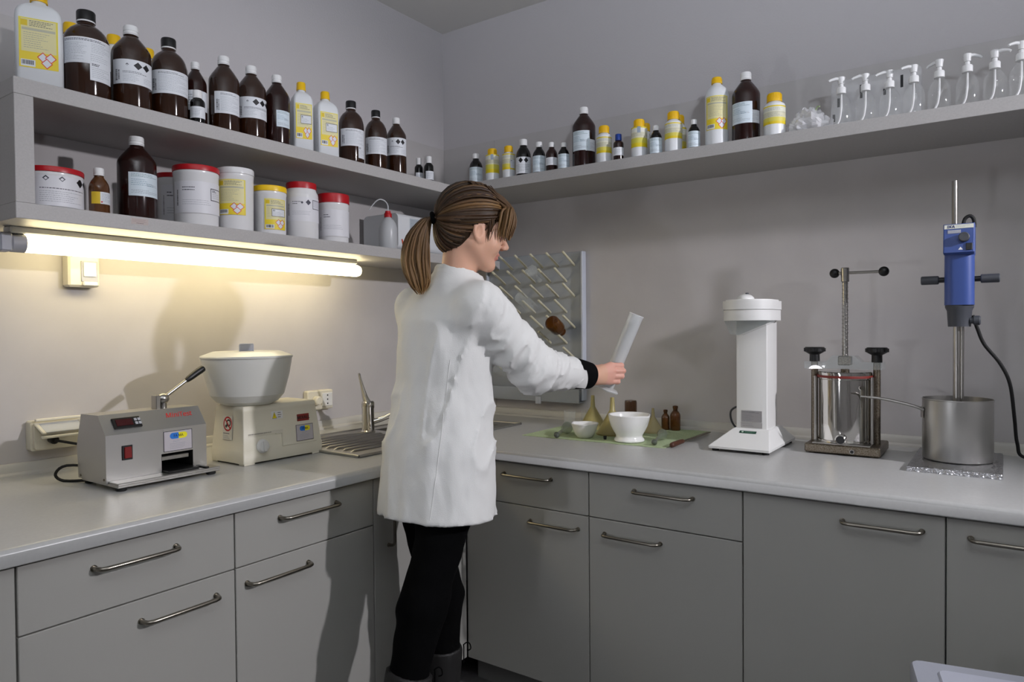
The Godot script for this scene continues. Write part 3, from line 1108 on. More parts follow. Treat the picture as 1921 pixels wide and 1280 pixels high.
func jug(label: String, at: Vector3, half: float, deep: float, h: float, turn: float, key: String, grp := "", cap_side := 0.0) -> Node3D:
	# square-shouldered white plastic jug with a yellow screw cap
	var o := thing("reagent_jug", label, "jug", at, turn, grp)
	var s := mb()
	var rings := []
	var lev := [[0.0, 0.93, 0.35], [0.012, 1.0, 0.3], [0.68, 1.0, 0.3], [0.74, 0.97, 0.34], [0.79, 0.86, 0.42], [0.83, 0.66, 0.55], [0.86, 0.44, 0.85], [0.875, 0.40, 1.0], [0.9, 0.40, 1.0]]
	for l in lev:
		var rad: float = minf(half, deep) * l[1] * l[2]
		var m := minf(half, deep)
		var hx: float = half * l[1] if l[2] < 0.8 else m * l[1]
		var hz: float = deep * l[1] if l[2] < 0.8 else m * l[1]
		var ring := []
		for p in round_rect(hx, hz, minf(rad, minf(hx, hz)) * 0.999, 5):
			ring.append(Vector3(p.x + cap_side * half * clampf((l[0] - 0.7) / 0.17, 0, 1), l[0] * h, p.y))
		rings.append(ring)
	s.set_smooth_group(1)
	for i in rings.size() - 1:
		var n: int = rings[i].size()
		for k in n:
			var a: Vector3 = rings[i][k]
			var b: Vector3 = rings[i][(k + 1) % n]
			quad(s, a, b, rings[i + 1][(k + 1) % n], rings[i + 1][k], Vector3(a.x + b.x, 0.02 if i > 2 else 0.0, a.z + b.z))
	s.set_smooth_group(-1)
	for k in rings[0].size():
		tri(s, Vector3(0, 0, 0), rings[0][k], rings[0][(k + 1) % rings[0].size()], Vector3.DOWN)
	part(s, "body", "jug_plastic", o)
	# ribbed level strip up one edge
	s = mb()
	for k in int(0.62 * h / 0.006):
		box(s, Vector3(-half + 0.001, 0.03 * h + k * 0.006, deep * 0.55), Vector3(0.004, 0.0035, 0.008), 0.0008)
	part(s, "ribbed_strip", "jug_plastic", o)
	s = mb()
	var c := minf(half, deep) * 0.46
	lathe(s, [[c * 0.85, 0.885 * h], [c * 1.03, 0.885 * h], [c * 1.02, 0.91 * h], [c, 0.915 * h], [c * 0.97, 0.985 * h], [c * 0.88, h], [0, h]], 26, Transform3D(Basis.IDENTITY, Vector3(cap_side * half, 0, 0)))
	part(s, "cap", "cap_yellow", o)
	if key != "":
		flat_label(key, "printed_label", o, Vector3(0.0, 0.41 * h, deep + 0.0003), Vector3(1, 0, 0), Vector3(0, 1, 0), half * 1.62, 0.50 * h)
	return o

func tub(label: String, at: Vector3, r: float, h: float, lid: String, lid_h: float, key: String, span: float, y0: float, y1: float, off: float, neck := 1.0, grp := "") -> Node3D:
	var o := thing("powder_tub", label, "tub", at, 0.0, grp)
	var s := mb()
	var bh := h - lid_h
	var prof: Array
	if neck < 0.99:
		prof = [[0, 0.001], [r * 0.94, 0], [r, 0.006], [r, bh * 0.86], [r * 0.985, bh * 0.91], [r * neck, bh * 0.975], [r * neck, bh + lid_h * 0.4], [0, bh + lid_h * 0.4]]
	else:
		prof = [[0, 0.001], [r * 0.93, 0], [r * 0.955, 0.005], [r * 0.985, bh - 0.012], [r * 1.0, bh - 0.010], [r * 1.0, bh - 0.002], [r * 0.97, bh], [r * 0.97, bh + lid_h * 0.4], [0, bh + lid_h * 0.4]]
	lathe(s, prof, 40, Transform3D.IDENTITY, 0.7)
	part(s, "body", "tub_white", o)
	s = mb()
	var lr := r * (neck + 0.02)
	lathe(s, [[lr * 0.95, bh + 0.0004], [lr, bh + 0.0004], [lr * 1.005, bh + lid_h * 0.75], [lr * 0.985, bh + lid_h * 0.97], [lr * 0.95, h], [lr * 0.9, h - 0.002], [0, h - 0.002]], 40, Transform3D.IDENTITY, 0.7)
	part(s, "lid", lid, o)
	if key != "":
		node_of(wrap_label(r * (1.0 if neck < 0.99 else 0.985) + 0.0009, y0 * h, y1 * h, view_angle(at) + off, span), "printed_label", label_mat(key), o)
	return o

func build_upper_left_bottles() -> void:
	var y := S_TOP + 0.0003
	var g := "reagent bottles on the upper shelf of the sink wall"
	jug("large white plastic jug with yellow hazard label at the open end of the upper shelf", Vector3(0.322, y, 2.056), 0.054, 0.044, 0.262, deg_to_rad(66), "yellow_tall", g)
	jug("white jug with yellow cap behind the first black-capped amber bottle", Vector3(0.15, y, 1.895), 0.055, 0.045, 0.275, deg_to_rad(66), "", g, -0.15)
	jug("white jug with yellow cap behind the bottle with two black diamonds", Vector3(0.15, y, 1.772), 0.055, 0.045, 0.28, deg_to_rad(66), "", g, -0.1)
	jug("white jug with yellow cap behind the second black-capped amber bottle", Vector3(0.15, y, 1.640), 0.055, 0.045, 0.275, deg_to_rad(64), "", g, -0.5)
	amber_bottle("winchester", "amber black-capped bottle with two overlapping paper labels next to the large white jug", Vector3(0.312, y, 1.932), 0.0600, 0.256, "amber_glass", "cap_black", 0.50, [["wide", 0.36, 0.64, 150, 2], ["slip", 0.18, 0.38, 62, 38, 0.0012]], g)
	amber_bottle("conical", "amber white-capped bottle with two black diamonds between two black-capped bottles", Vector3(0.317, y, 1.808), 0.0540, 0.255, "amber_glass", "cap_white", 0.42, [["diamonds_two", 0.27, 0.55, 140, 10]], g)
	amber_bottle("winchester", "amber black-capped bottle with barcode label beside the narrow dark bottle", Vector3(0.318, y, 1.692), 0.0535, 0.256, "amber_glass", "cap_black", 0.42, [["barcode", 0.28, 0.56, 150, 8]], g)
	amber_bottle("conical", "narrow dark bottle with white cap behind a tiny white-capped bottle", Vector3(0.288, y, 1.586), 0.0345, 0.222, "brown_plastic", "cap_white", 0.0, [["small", 0.26, 0.55, 150, 5]], g)
	amber_bottle("vial", "tiny dark white-capped bottle standing in front of the narrow dark bottle", Vector3(0.3585, y, 1.622), 0.0220, 0.106, "dark_glass", "cap_white", 0.0, [["small", 0.14, 0.48, 150, 0]], g)
	amber_bottle("conical", "amber white-capped bottle with plain barcode label next to the tiny bottle", Vector3(0.323, y, 1.505), 0.0485, 0.257, "amber_glass", "cap_white", 0.40, [["barcode", 0.22, 0.50, 110, 18]], g)
	amber_bottle("conical", "amber white-capped bottle with three black diamonds on its label", Vector3(0.323, y, 1.400), 0.0485, 0.256, "amber_glass", "cap_white", 0.40, [["diamonds_three", 0.26, 0.54, 150, 8]], g)
	amber_bottle("conical", "dark brown bottle with small pale blue label beside the white yellow-labelled jugs", Vector3(0.327, y, 1.298), 0.0450, 0.253, "brown_plastic", "cap_white", 0.40, [["pharmacy", 0.24, 0.47, 70, 32]], g)
	jug("white jug with yellow label and stamped paper beside the dark brown bottle", Vector3(0.328, y, 1.192), 0.036, 0.040, 0.257, deg_to_rad(64), "yellow_stamp", g)
	jug("white jug with yellow label next to a domed black-capped bottle", Vector3(0.320, y, 1.073), 0.042, 0.038, 0.256, deg_to_rad(72), "yellow_stamp", g)
	amber_bottle("winchester", "domed amber black-capped bottle next to the white jug with yellow label", Vector3(0.321, y, 0.943), 0.0500, 0.253, "amber_glass", "cap_black", 0.36, [["barcode", 0.26, 0.53, 130, 12], ["slip", 0.08, 0.26, 40, 52, 0.001]], g)
	amber_bottle("winchester", "slightly smaller domed amber black-capped bottle with barcode label", Vector3(0.327, y, 0.813), 0.0455, 0.247, "amber_glass", "cap_black", 0.36, [["barcode", 0.24, 0.52, 140, 4]], g)
	amber_bottle("conical", "amber white-capped bottle with two diamonds ending the row towards the corner", Vector3(0.330, y, 0.696), 0.0420, 0.244, "amber_glass", "cap_white", 0.36, [["diamonds_two", 0.32, 0.62, 150, 0]], g)
	amber_bottle("vial", "small dark bottle with faded cap nearest the wall by the shelf corner", Vector3(0.250, y, 0.470), 0.0195, 0.128, "dark_glass", "cap_white", 0.0, [["small", 0.10, 0.46, 120, 15]], g)
	amber_bottle("vial", "small dark white-capped bottle near the inner corner of the upper shelf", Vector3(0.306, y, 0.463), 0.0215, 0.129, "dark_glass", "cap_white", 0.0, [["small", 0.16, 0.46, 120, 20]], g)

func build_lower_left_containers() -> void:
	var y := L_TOP + 0.0003
	var g := "containers on the lower shelf above the lamp"
	tub("low white tub with red lid and hazard print at the shelf upright", Vector3(0.297, y, 2.020), 0.0740, 0.112, "lid_red", 0.015, "tub_hazard", 165, 0.04, 0.84, 20, 1.0, g)
	amber_bottle("small", "small amber bottle with yellow and white label on the lower shelf", Vector3(0.341, y, 1.918), 0.0265, 0.131, "amber_thin", "cap_white", 0.0, [["small_two", 0.20, 0.46, 130, 20]], g)
	amber_bottle("conical", "tall brown plastic bottle with pale blue label on the lower shelf", Vector3(0.317, y, 1.797), 0.0540, 0.250, "brown_plastic", "cap_white", 0.45, [["pharmacy", 0.26, 0.54, 105, 28]], g)
	tub("white tub with red lid standing behind the stamped red-lidded tub", Vector3(0.162, y, 1.590), 0.0600, 0.190, "lid_red", 0.016, "tub_plain", 110, 0.1, 0.78, 10, 1.0, g)
	tub("large white tub with red lid and stamped label beside the brown plastic bottle", Vector3(0.301, y, 1.597), 0.0700, 0.195, "lid_red", 0.018, "tub_stamp", 160, 0.20, 0.72, 15, 1.0, g)
	tub("white lidded jar with yellow hazard label on the lower shelf", Vector3(0.311, y, 1.460), 0.0600, 0.212, "tub_white", 0.020, "yellow_tall", 92, 0.24, 0.80, -14, 1.0, g)
	tub("white tub with yellow lid and yellow stamped label", Vector3(0.314, y, 1.325), 0.0575, 0.173, "lid_yellow", 0.020, "yellow_stamp", 80, 0.10, 0.72, 22, 1.0, g)
	tub("shouldered white jar with red screw lid between yellow-lidded and squat red-lidded tubs", Vector3(0.309, y, 1.182), 0.0610, 0.210, "lid_red", 0.024, "tub_line", 150, 0.30, 0.72, 16, 0.88, g)
	tub("white tub with deep red lid next to the wash bottle", Vector3(0.310, y, 1.030), 0.0600, 0.190, "lid_red", 0.036, "tub_plain", 150, 0.12, 0.66, 10, 1.0, g)

	var o := thing("wash_bottle", "translucent wash bottle with red cap and bent spout tube on the lower shelf", "bottle", Vector3(0.290, y, 0.712))
	var s := mb()
	lathe(s, [[0, 0.001], [0.036, 0], [0.0395, 0.006], [0.0395, 0.085], [0.038, 0.103], [0.033, 0.120], [0.024, 0.135], [0.015, 0.143], [0.013, 0.150], [0, 0.150]], 32)
	part(s, "body", "milky_plastic", o)
	s = mb()
	lathe(s, [[0.012, 0.1445], [0.0165, 0.1445], [0.0165, 0.160], [0.0145, 0.163], [0.0125, 0.163], [0.0115, 0.172], [0, 0.172]], 24)
	part(s, "cap", "lid_red", o)
	s = mb()
	tube(s, curve_points([Vector3(0, 0.171, 0), Vector3(0.0, 0.196, 0.0), Vector3(-0.005, 0.214, 0.012), Vector3(-0.014, 0.220, 0.032), Vector3(-0.02, 0.205, 0.056), Vector3(-0.025, 0.168, 0.085)], 22), [0.0032, 0.0032, 0.0032, 0.0032, 0.0032, 0.0032, 0.0032, 0.0032, 0.0032, 0.0032, 0.0032, 0.003, 0.003, 0.003, 0.003, 0.003, 0.0028, 0.0026, 0.0024, 0.0022, 0.002, 0.0018], 8)
	part(s, "spout_tube", "milky_plastic", o)

	# big translucent canister lying with its cap towards the corner
	o = thing("jerrycan", "translucent plastic canister with white cap lying behind the wash bottle", "canister", Vector3(0.150, y, 0.42))
	s = mb()
	prism(s, round_rect(0.110, 0.080, 0.024, 5), Vector3(0, 0.102, -0.20), Vector3(1, 0, 0), Vector3(0, 1, 0), Vector3(0, 0, 0.40), 0.6)
	for k in 3:
		prism(s, round_rect(0.110 - 0.012 * (k + 1), 0.080 - 0.010 * (k + 1), 0.024, 5), Vector3(0, 0.102, -0.20 - 0.008 * (k + 1)), Vector3(1, 0, 0), Vector3(0, 1, 0), Vector3(0, 0, 0.008), 0.6)
	box2(s, Vector3(-0.10, 0.0, -0.19), Vector3(0.10, 0.022, 0.19), 0.004)
	part(s, "body", "jug_plastic", o)
	s = mb()
	cyl(s, Vector3(0.09, 0.165, -0.223), Vector3(0.09, 0.165, -0.262), 0.022, 20, 0.003)
	part(s, "cap", "cap_white", o)
	flat_label("can", "printed_label", o, Vector3(0.1102, 0.105, 0.07), Vector3(0, 0, -1), Vector3(0, 1, 0), 0.11, 0.12)
	o = thing("spatula_rod", "thin orange plastic rod leaning by the wash bottle", "rod", Vector3(0.325, y, 0.645))
	s = mb()
	tube(s, [Vector3(0.0, 0.004, 0.0), Vector3(-0.004, 0.03, 0.006), Vector3(-0.006, 0.055, 0.012)], [0.005, 0.004, 0.003], 8)
	part(s, "stick", "orange_plastic", o)

func build_back_shelf() -> void:
	var y := S_TOP + 0.0003
	var g := "bottles on the back wall shelf"
	amber_bottle("small", "dark bottle with white cap standing alone nearest the inner shelf corner", Vector3(0.484, y, 0.340), 0.0300, 0.139, "dark_glass", "cap_white", 0.0, [["pharmacy", 0.05, 0.53, 150, 0]], g)
	yellow_bottle("white bottle with yellow cap and seal strip beside the corner dark bottle", Vector3(0.579, y, 0.341), 0.0300, 0.146, [["band_seal", 0.24, 0.80, 180, 0]], g)
	yellow_bottle("white bottle with plain yellow cap next to the small diamond-labelled bottle", Vector3(0.671, y, 0.344), 0.0275, 0.144, [["band", 0.26, 0.74, 180, 0], ["slip", 0.30, 0.56, 50, 40, 0.001]], g)
	amber_bottle("small", "dark bottle with two small black diamonds on the back wall shelf", Vector3(0.747, y, 0.339), 0.0325, 0.162, "dark_glass", "cap_white", 0.0, [["small_diamonds", 0.06, 0.50, 150, 0]], g)
	amber_bottle("small", "dark bottle with wide pale label between the diamond bottle and the amber one", Vector3(0.831, y, 0.343), 0.0275, 0.137, "dark_glass", "cap_white", 0.0, [["pharmacy", 0.04, 0.54, 150, 0]], g)
	amber_bottle("small", "small brown bottle with narrow white label between two dark bottles", Vector3(0.897, y, 0.347), 0.0250, 0.124, "brown_plastic", "cap_white", 0.0, [["small", 0.20, 0.46, 150, 0]], g)
	amber_bottle("small", "dark bottle with pale label beside the tall brown litre bottle", Vector3(0.957, y, 0.348), 0.0235, 0.113, "dark_glass", "cap_white", 0.0, [["pharmacy", 0.04, 0.56, 150, 0]], g)
	amber_bottle("conical", "tall brown litre bottle between small bottles on the back wall shelf", Vector3(1.040, y, 0.323), 0.0480, 0.250, "brown_plastic", "cap_white", 0.30, [["pharmacy", 0.26, 0.58, 95, -18], ["slip", 0.25, 0.44, 60, 38, -0.0006]], g)
	yellow_bottle("white yellow-capped bottle between the tall brown bottle and the blue-capped bottle", Vector3(1.143, y, 0.341), 0.0300, 0.152, [["band", 0.26, 0.68, 180, 0]], g)
	amber_bottle("vial", "tiny brown bottle with a blue cap", Vector3(1.212, y, 0.351), 0.0205, 0.106, "brown_plastic", "cap_blue", 0.0, [["small", 0.18, 0.48, 150, 0]], g)
	yellow_bottle("white yellow-capped bottle with seal strip beside the blue-capped bottle", Vector3(1.297, y, 0.341), 0.0305, 0.150, [["band_seal", 0.26, 0.78, 180, 0]], g)
	yellow_bottle("white yellow-capped bottle half hidden behind a seal strip bottle", Vector3(1.274, y, 0.230), 0.0250, 0.165, [], g)
	amber_bottle("small", "dark bottle with pale label between the two sealed yellow-capped bottles", Vector3(1.370, y, 0.348), 0.0235, 0.113, "dark_glass", "cap_white", 0.0, [["pharmacy", 0.04, 0.56, 150, 0]], g)
	yellow_bottle("white yellow-capped bottle with torn seal and clean white base", Vector3(1.438, y, 0.340), 0.0320, 0.155, [["band", 0.32, 0.70, 180, 0]], g)
	yellow_bottle("white yellow-capped bottle behind the last small dark bottle", Vector3(1.419, y, 0.230), 0.0250, 0.172, [["band", 0.2, 0.7, 180, 0]], g)
	amber_bottle("small", "dark bottle with pale label beside the tall white yellow-labelled bottle", Vector3(1.522, y, 0.349), 0.0222, 0.109, "dark_glass", "cap_white", 0.0, [["pharmacy", 0.04, 0.58, 150, 0]], g)
	yellow_bottle("tall white bottle with small yellow cap and hazard label on the back shelf", Vector3(1.602, y, 0.329), 0.0420, 0.253, [["yellow_tall", 0.22, 0.70, 118, 0]], g, false)
	amber_bottle("conical", "tall brown bottle between two white yellow-capped bottles on the back shelf", Vector3(1.706, y, 0.322), 0.0490, 0.251, "brown_plastic", "cap_white", 0.28, [["pharmacy", 0.24, 0.54, 95, -22], ["slip", 0.24, 0.42, 64, 36, -0.0006]], g)
	yellow_bottle("white yellow-capped bottle next to the plastic bag", Vector3(1.809, y, 0.336), 0.0360, 0.152, [["band", 0.26, 0.68, 180, 0]], g)

	# crumpled bag of clear plastic
	var o := thing("plastic_bag", "crumpled translucent plastic bag beside the pump dispensers", "bag", Vector3(1.915, y, 0.295))
	var nz := FastNoiseLite.new()
	nz.seed = 5
	nz.frequency = 22.0
	var v := []
	for i in 15:
		var ring := []
		var la := PI / 2 * i / 14.0
		for k in 30:
			var a := TAU * k / 30.0
			var p := Vector3(cos(a) * cos(la) * 0.068, sin(la) * 0.082, sin(a) * cos(la) * 0.070)
			var w := 1.0 + 0.45 * nz.get_noise_3dv(p) + 0.2 * nz.get_noise_3dv(p * 3.0)
			if i == 0:
				p = Vector3(p.x * lerpf(1.0, w, 0.5), 0.0, p.z * lerpf(1.0, w, 0.5))
			else:
				p *= w
			ring.append(p)
		v.append(ring)
	var s := mb()
	for i in 14:
		for k in 30:
			quad(s, v[i][k], v[i][(k + 1) % 30], v[i + 1][(k + 1) % 30], v[i + 1][k], v[i][k] + Vector3(0, 0.02, 0))
	part(s, "film", "bag_film", o)
	s = mb()
	tube(s, curve_points([Vector3(0.02, 0.080, 0.0), Vector3(0.028, 0.092, 0.004), Vector3(0.036, 0.090, 0.01)], 6), 0.003, 6)
	part(s, "green_tie", "green_cloth", o)
	# clear printed sleeve standing behind the dispensers
	o = thing("clear_sleeve", "clear plastic sleeve with dark marks behind the pump dispensers", "packaging", Vector3(2.105, y, 0.242))
	s = mb()
	box2(s, Vector3(-0.125, 0, -0.03), Vector3(0.145, 0.176, 0.03), 0.006)
	part(s, "film_wall", "clear_film", o)
	for q in [[-0.10, 0.10, 0.03], [-0.03, 0.125, 0.045], [0.04, 0.11, 0.02], [0.09, 0.135, 0.04], [0.125, 0.13, 0.05], [-0.115, 0.05, 0.025]]:
		s = mb()
		box(s, Vector3(q[0], q[1], 0.0305), Vector3(0.008, q[2], 0.0006), 0.0)
		part(s, "printed_mark", "print_dark", o)

	# pump dispensers
	var spots := [[2.024, 0.333, 0.166, -60], [2.097, 0.334, 0.161, -75], [2.167, 0.334, 0.157, -72], [2.235, 0.335, 0.159, -55], [2.304, 0.336, 0.160, -120], [2.377, 0.336, 0.161, 115], [2.446, 0.337, 0.156, 80], [2.510, 0.338, 0.166, -50]]
	var wheres := ["clear pump dispenser next to the crumpled plastic bag", "second clear pump dispenser from the crumpled plastic bag", "third clear pump dispenser from the crumpled plastic bag", "clear pump dispenser at the far edge of the plastic sleeve", "clear pump dispenser with its spout turned to the wall", "clear pump dispenser with its spout tilted up and outward", "clear pump dispenser with its spout pointing along the shelf towards the shelf end", "clear pump dispenser closest to the free end of the back shelf"]
	for i in spots.size():
		var q: Array = spots[i]
		pump_dispenser(wheres[i], Vector3(q[0], y, q[1]), q[2], q[3])

func pump_dispenser(label: String, at: Vector3, h: float, deg: float) -> void:
	var o := thing("pump_dispenser", label, "dispenser", at, 0.0, "clear pump dispensers on the back shelf")
	var r := 0.0315
	var bh := h - 0.058
	var s := mb()
	lathe(s, [[0, 0.003], [r * 0.8, 0.002], [r * 0.93, 0.0], [r, 0.007], [r, bh * 0.55], [r * 0.96, bh * 0.70], [r * 0.80, bh * 0.84], [r * 0.55, bh * 0.94], [r * 0.38, bh], [r * 0.36, bh + 0.008]], 32, Transform3D.IDENTITY, 1.2)
	part(s, "bottle", "clear_glass", o)
	s = mb()
	lathe(s, [[0, bh + 0.002], [0.0145, bh + 0.002], [0.0145, bh + 0.020], [0.0125, bh + 0.023], [0.007, bh + 0.024], [0.007, bh + 0.034], [0, bh + 0.034]], 24)
	part(s, "collar", "cap_white", o)
	s = mb()
	var a := deg_to_rad(deg)
	var d := Vector3(sin(a), 0, cos(a))
	lathe(s, [[0, bh + 0.0345], [0.009, bh + 0.0345], [0.011, bh + 0.050], [0.012, h - 0.002], [0.010, h], [0, h]], 20)
	tube(s, [Vector3(0, h - 0.006, 0), d * 0.018 + Vector3(0, h - 0.005, 0), d * 0.034 + Vector3(0, h - 0.009, 0), d * 0.040 + Vector3(0, h - 0.013, 0)], [0.0062, 0.0055, 0.0042, 0.0036], 10)
	part(s, "pump_head", "cap_white", o)
	s = mb()
	tube(s, curve_points([Vector3(0, bh + 0.001, 0), Vector3(0, bh * 0.6, 0), Vector3(-0.004, bh * 0.25, 0.004), Vector3(-0.012, 0.006, 0.010)], 10), 0.0032, 8)
	part(s, "dip_tube", "cap_white", o)

# ------------------------------------------------------------------ apparatus on the sink-wall bench
func build_sealing_press() -> void:
	var at := Vector3(0.40, BENCH, 1.815)
	var o := thing("sealing_press", "stainless steel sealing press with lever and red display on the bench", "machine", at)
	var s := mb()
	var full := PackedVector2Array([Vector2(-0.105, 0.018), Vector2(0.06, 0.018), Vector2(0.06, 0.150), Vector2(0.016, 0.204), Vector2(-0.083, 0.202), Vector2(-0.112, 0.11)])
	var upper := PackedVector2Array([Vector2(-0.105, 0.077), Vector2(0.06, 0.077), Vector2(0.06, 0.150), Vector2(0.016, 0.204), Vector2(-0.083, 0.202), Vector2(-0.112, 0.11)])
	var X := Vector3(1, 0, 0)
	var Y := Vector3(0, 1, 0)
	prism(s, full, Vector3(0, 0, -0.002), X, Y, Vector3(0, 0, 0.155), 0.2)
	prism(s, full, Vector3(0, 0, -0.143), X, Y, Vector3(0, 0, 0.044), 0.2)
	prism(s, upper, Vector3(0, 0, -0.099), X, Y, Vector3(0, 0, 0.097), 0.2)
	var body := part(s, "housing", "brushed_steel", o)
	s = mb()
	box2(s, Vector3(-0.10, 0.018, -0.0985), Vector3(-0.09, 0.0765, -0.0025), 0.0)
	box2(s, Vector3(-0.09, 0.024, -0.0985), Vector3(0.095, 0.030, -0.0035), 0.001)
	box2(s, Vector3(0.02, 0.024, -0.118), Vector3(0.115, 0.0285, -0.108), 0.001)
	part(s, "slide_tray", "black_plastic", o)
	s = mb()
	box2(s, Vector3(-0.02, 0.056, -0.088), Vector3(0.056, 0.069, -0.004), 0.0015)
	part(s, "heating_bar", "steel", o)
	s = mb()
	box2(s, Vector3(-0.098, 0.010, -0.155), Vector3(0.113, 0.0178, 0.147), 0.0015)
	box2(s, Vector3(0.061, 0.0178, -0.155), Vector3(0.113, 0.0236, 0.147), 0.0015)
	part(s, "base_plate", "brushed_steel", o)
	for q in [[-0.085, 0.13], [0.095, 0.13], [-0.085, -0.135], [0.095, -0.135]]:
		s = mb()
		cyl(s, Vector3(q[0], 0.0003, q[1]), Vector3(q[0], 0.0098, q[1]), 0.014, 14, 0.002)
		part(s, "rubber_foot", "black_rubber", o)
	# sloped control face
	var dn := Vector3(0.6317, -0.7752, 0)
	var nn := Vector3(0.7752, 0.6317, 0)
	var mid := Vector3(0.038, 0.177, 0)
	var b := Basis(Vector3(0, 0, -1), -dn, nn)
	s = mb()
	box(s, mid + Vector3(0, 0, 0.085) + nn * 0.002, Vector3(0.078, 0.036, 0.006), 0.002, b)
	var disp := part(s, "control_panel", "black_plastic", o)
	s = mb()
	box(s, mid + Vector3(0, 0, 0.093) + nn * 0.0055, Vector3(0.046, 0.022, 0.0015), 0.0005, b)
	part(s, "red_display", "display_red", disp)
	for i in 4:
		s = mb()
		box(s, mid + Vector3(0, 0, 0.061 - (i % 2) * 0.010) + dn * (-0.006 + 0.012 * (i / 2)) + nn * 0.0058, Vector3(0.008, 0.009, 0.002), 0.0006, b)
		part(s, "key", "grey_plastic", disp)
	var t := text("MiniTest", 0.016, "red_print", body, Transform3D(b, mid + Vector3(0, 0, -0.072) - dn * 0.010 + nn * 0.0004), "lettering")
	t.basis = b * Basis(Vector3(1, 0, 0), Vector3(0.2, 1, 0), Vector3(0, 0, 1))
	# front face
	flat_label("capsule", "maker_plate", body, Vector3(0.0602, 0.1115, -0.0525), Vector3(0, 0, -1), Y, 0.088, 0.060)
	text("FA", 0.0078, "print_dark", body, Transform3D(Basis(Vector3(0, 0, -1), Y, Vector3(1, 0, 0)), Vector3(0.0613, 0.1265, -0.0445)), "lettering", 0.0005)
	text("MA", 0.0078, "print_dark", body, Transform3D(Basis(Vector3(0, 0, -1), Y, Vector3(1, 0, 0)), Vector3(0.0613, 0.1265, -0.0610)), "lettering", 0.0005)
	s = mb()
	box(s, Vector3(0.0612, 0.097, 0.096), Vector3(0.004, 0.041, 0.029), 0.001)
	var sw := part(s, "switch_frame", "black_plastic", o)
	s = mb()
	box(s, Vector3(0.0635, 0.097, 0.095), Vector3(0.006, 0.032, 0.020), 0.0015, Basis(Vector3(0, 0, 1), 0.06))
	part(s, "red_rocker", "red_switch", sw)
	s = mb()
	for q in [[-0.09, 0.026], [0.048, 0.028]]:
		cyl(s, Vector3(q[0], q[1], 0.1528), Vector3(q[0], q[1], 0.1545), 0.0035, 10)
	part(s, "screw", "old_steel", o)
	# lever
	s = mb()
	box2(s, Vector3(-0.03, 0.2015, -0.035), Vector3(0, 0.244, -0.021), 0.002)
	part(s, "lever_post", "steel", o)
	s = mb()
	cyl(s, Vector3(-0.015, 0.201, -0.049), Vector3(-0.015, 0.224, -0.049), 0.011, 16)
	sphere(s, Vector3(-0.015, 0.232, -0.049), Vector3(0.017, 0.017, 0.019))
	var pv := part(s, "lever_pivot", "steel", o)
	s = mb()
	tube(s, [Vector3(-0.015, 0.234, -0.051), Vector3(-0.015, 0.287, -0.131)], [0.0055, 0.0052], 12)
	part(s, "lever_arm", "steel", pv)
	s = mb()
	tube(s, curve_points([Vector3(-0.015, 0.281, -0.123), Vector3(-0.015, 0.289, -0.135), Vector3(-0.015, 0.305, -0.16), Vector3(-0.015, 0.316, -0.179), Vector3(-0.015, 0.32, -0.185)], 12), [0.006, 0.0075, 0.0088, 0.0098, 0.0104, 0.0108, 0.011, 0.011, 0.0108, 0.010, 0.007, 0.001], 14)
	part(s, "lever_grip", "black_plastic", pv)

func ring_loft(s: SurfaceTool, rings: Array, cap_bottom := true, cap_top := true, smooth := false) -> void:
	for i in rings.size() - 1:
		var n: int = rings[i].size()
		var mid := Vector3.ZERO
		for p in rings[i]:
			mid += p / n
		s.set_smooth_group(1 if smooth else -1)
		for k in n:
			var a: Vector3 = rings[i][k]
			var b: Vector3 = rings[i][(k + 1) % n]
			var out := (a + b) * 0.5 - mid
			quad(s, a, b, rings[i + 1][(k + 1) % n], rings[i + 1][k], Vector3(out.x, 0, out.z))
	s.set_smooth_group(-1)
	for e in [[0, cap_bottom, Vector3.DOWN], [rings.size() - 1, cap_top, Vector3.UP]]:
		if e[1]:
			var r: Array = rings[e[0]]
			var c := Vector3.ZERO
			for p in r:
				c += p / r.size()
			for k in r.size():
				tri(s, c, r[k], r[(k + 1) % r.size()], e[2])

func rect_ring(x0: float, x1: float, z0: float, z1: float, y: float, r := 0.004) -> Array:
	var out := []
	for p in round_rect((x1 - x0) / 2, (z1 - z0) / 2, r, 3):
		out.append(Vector3(p.x + (x0 + x1) / 2, y, p.y + (z0 + z1) / 2))
	return out

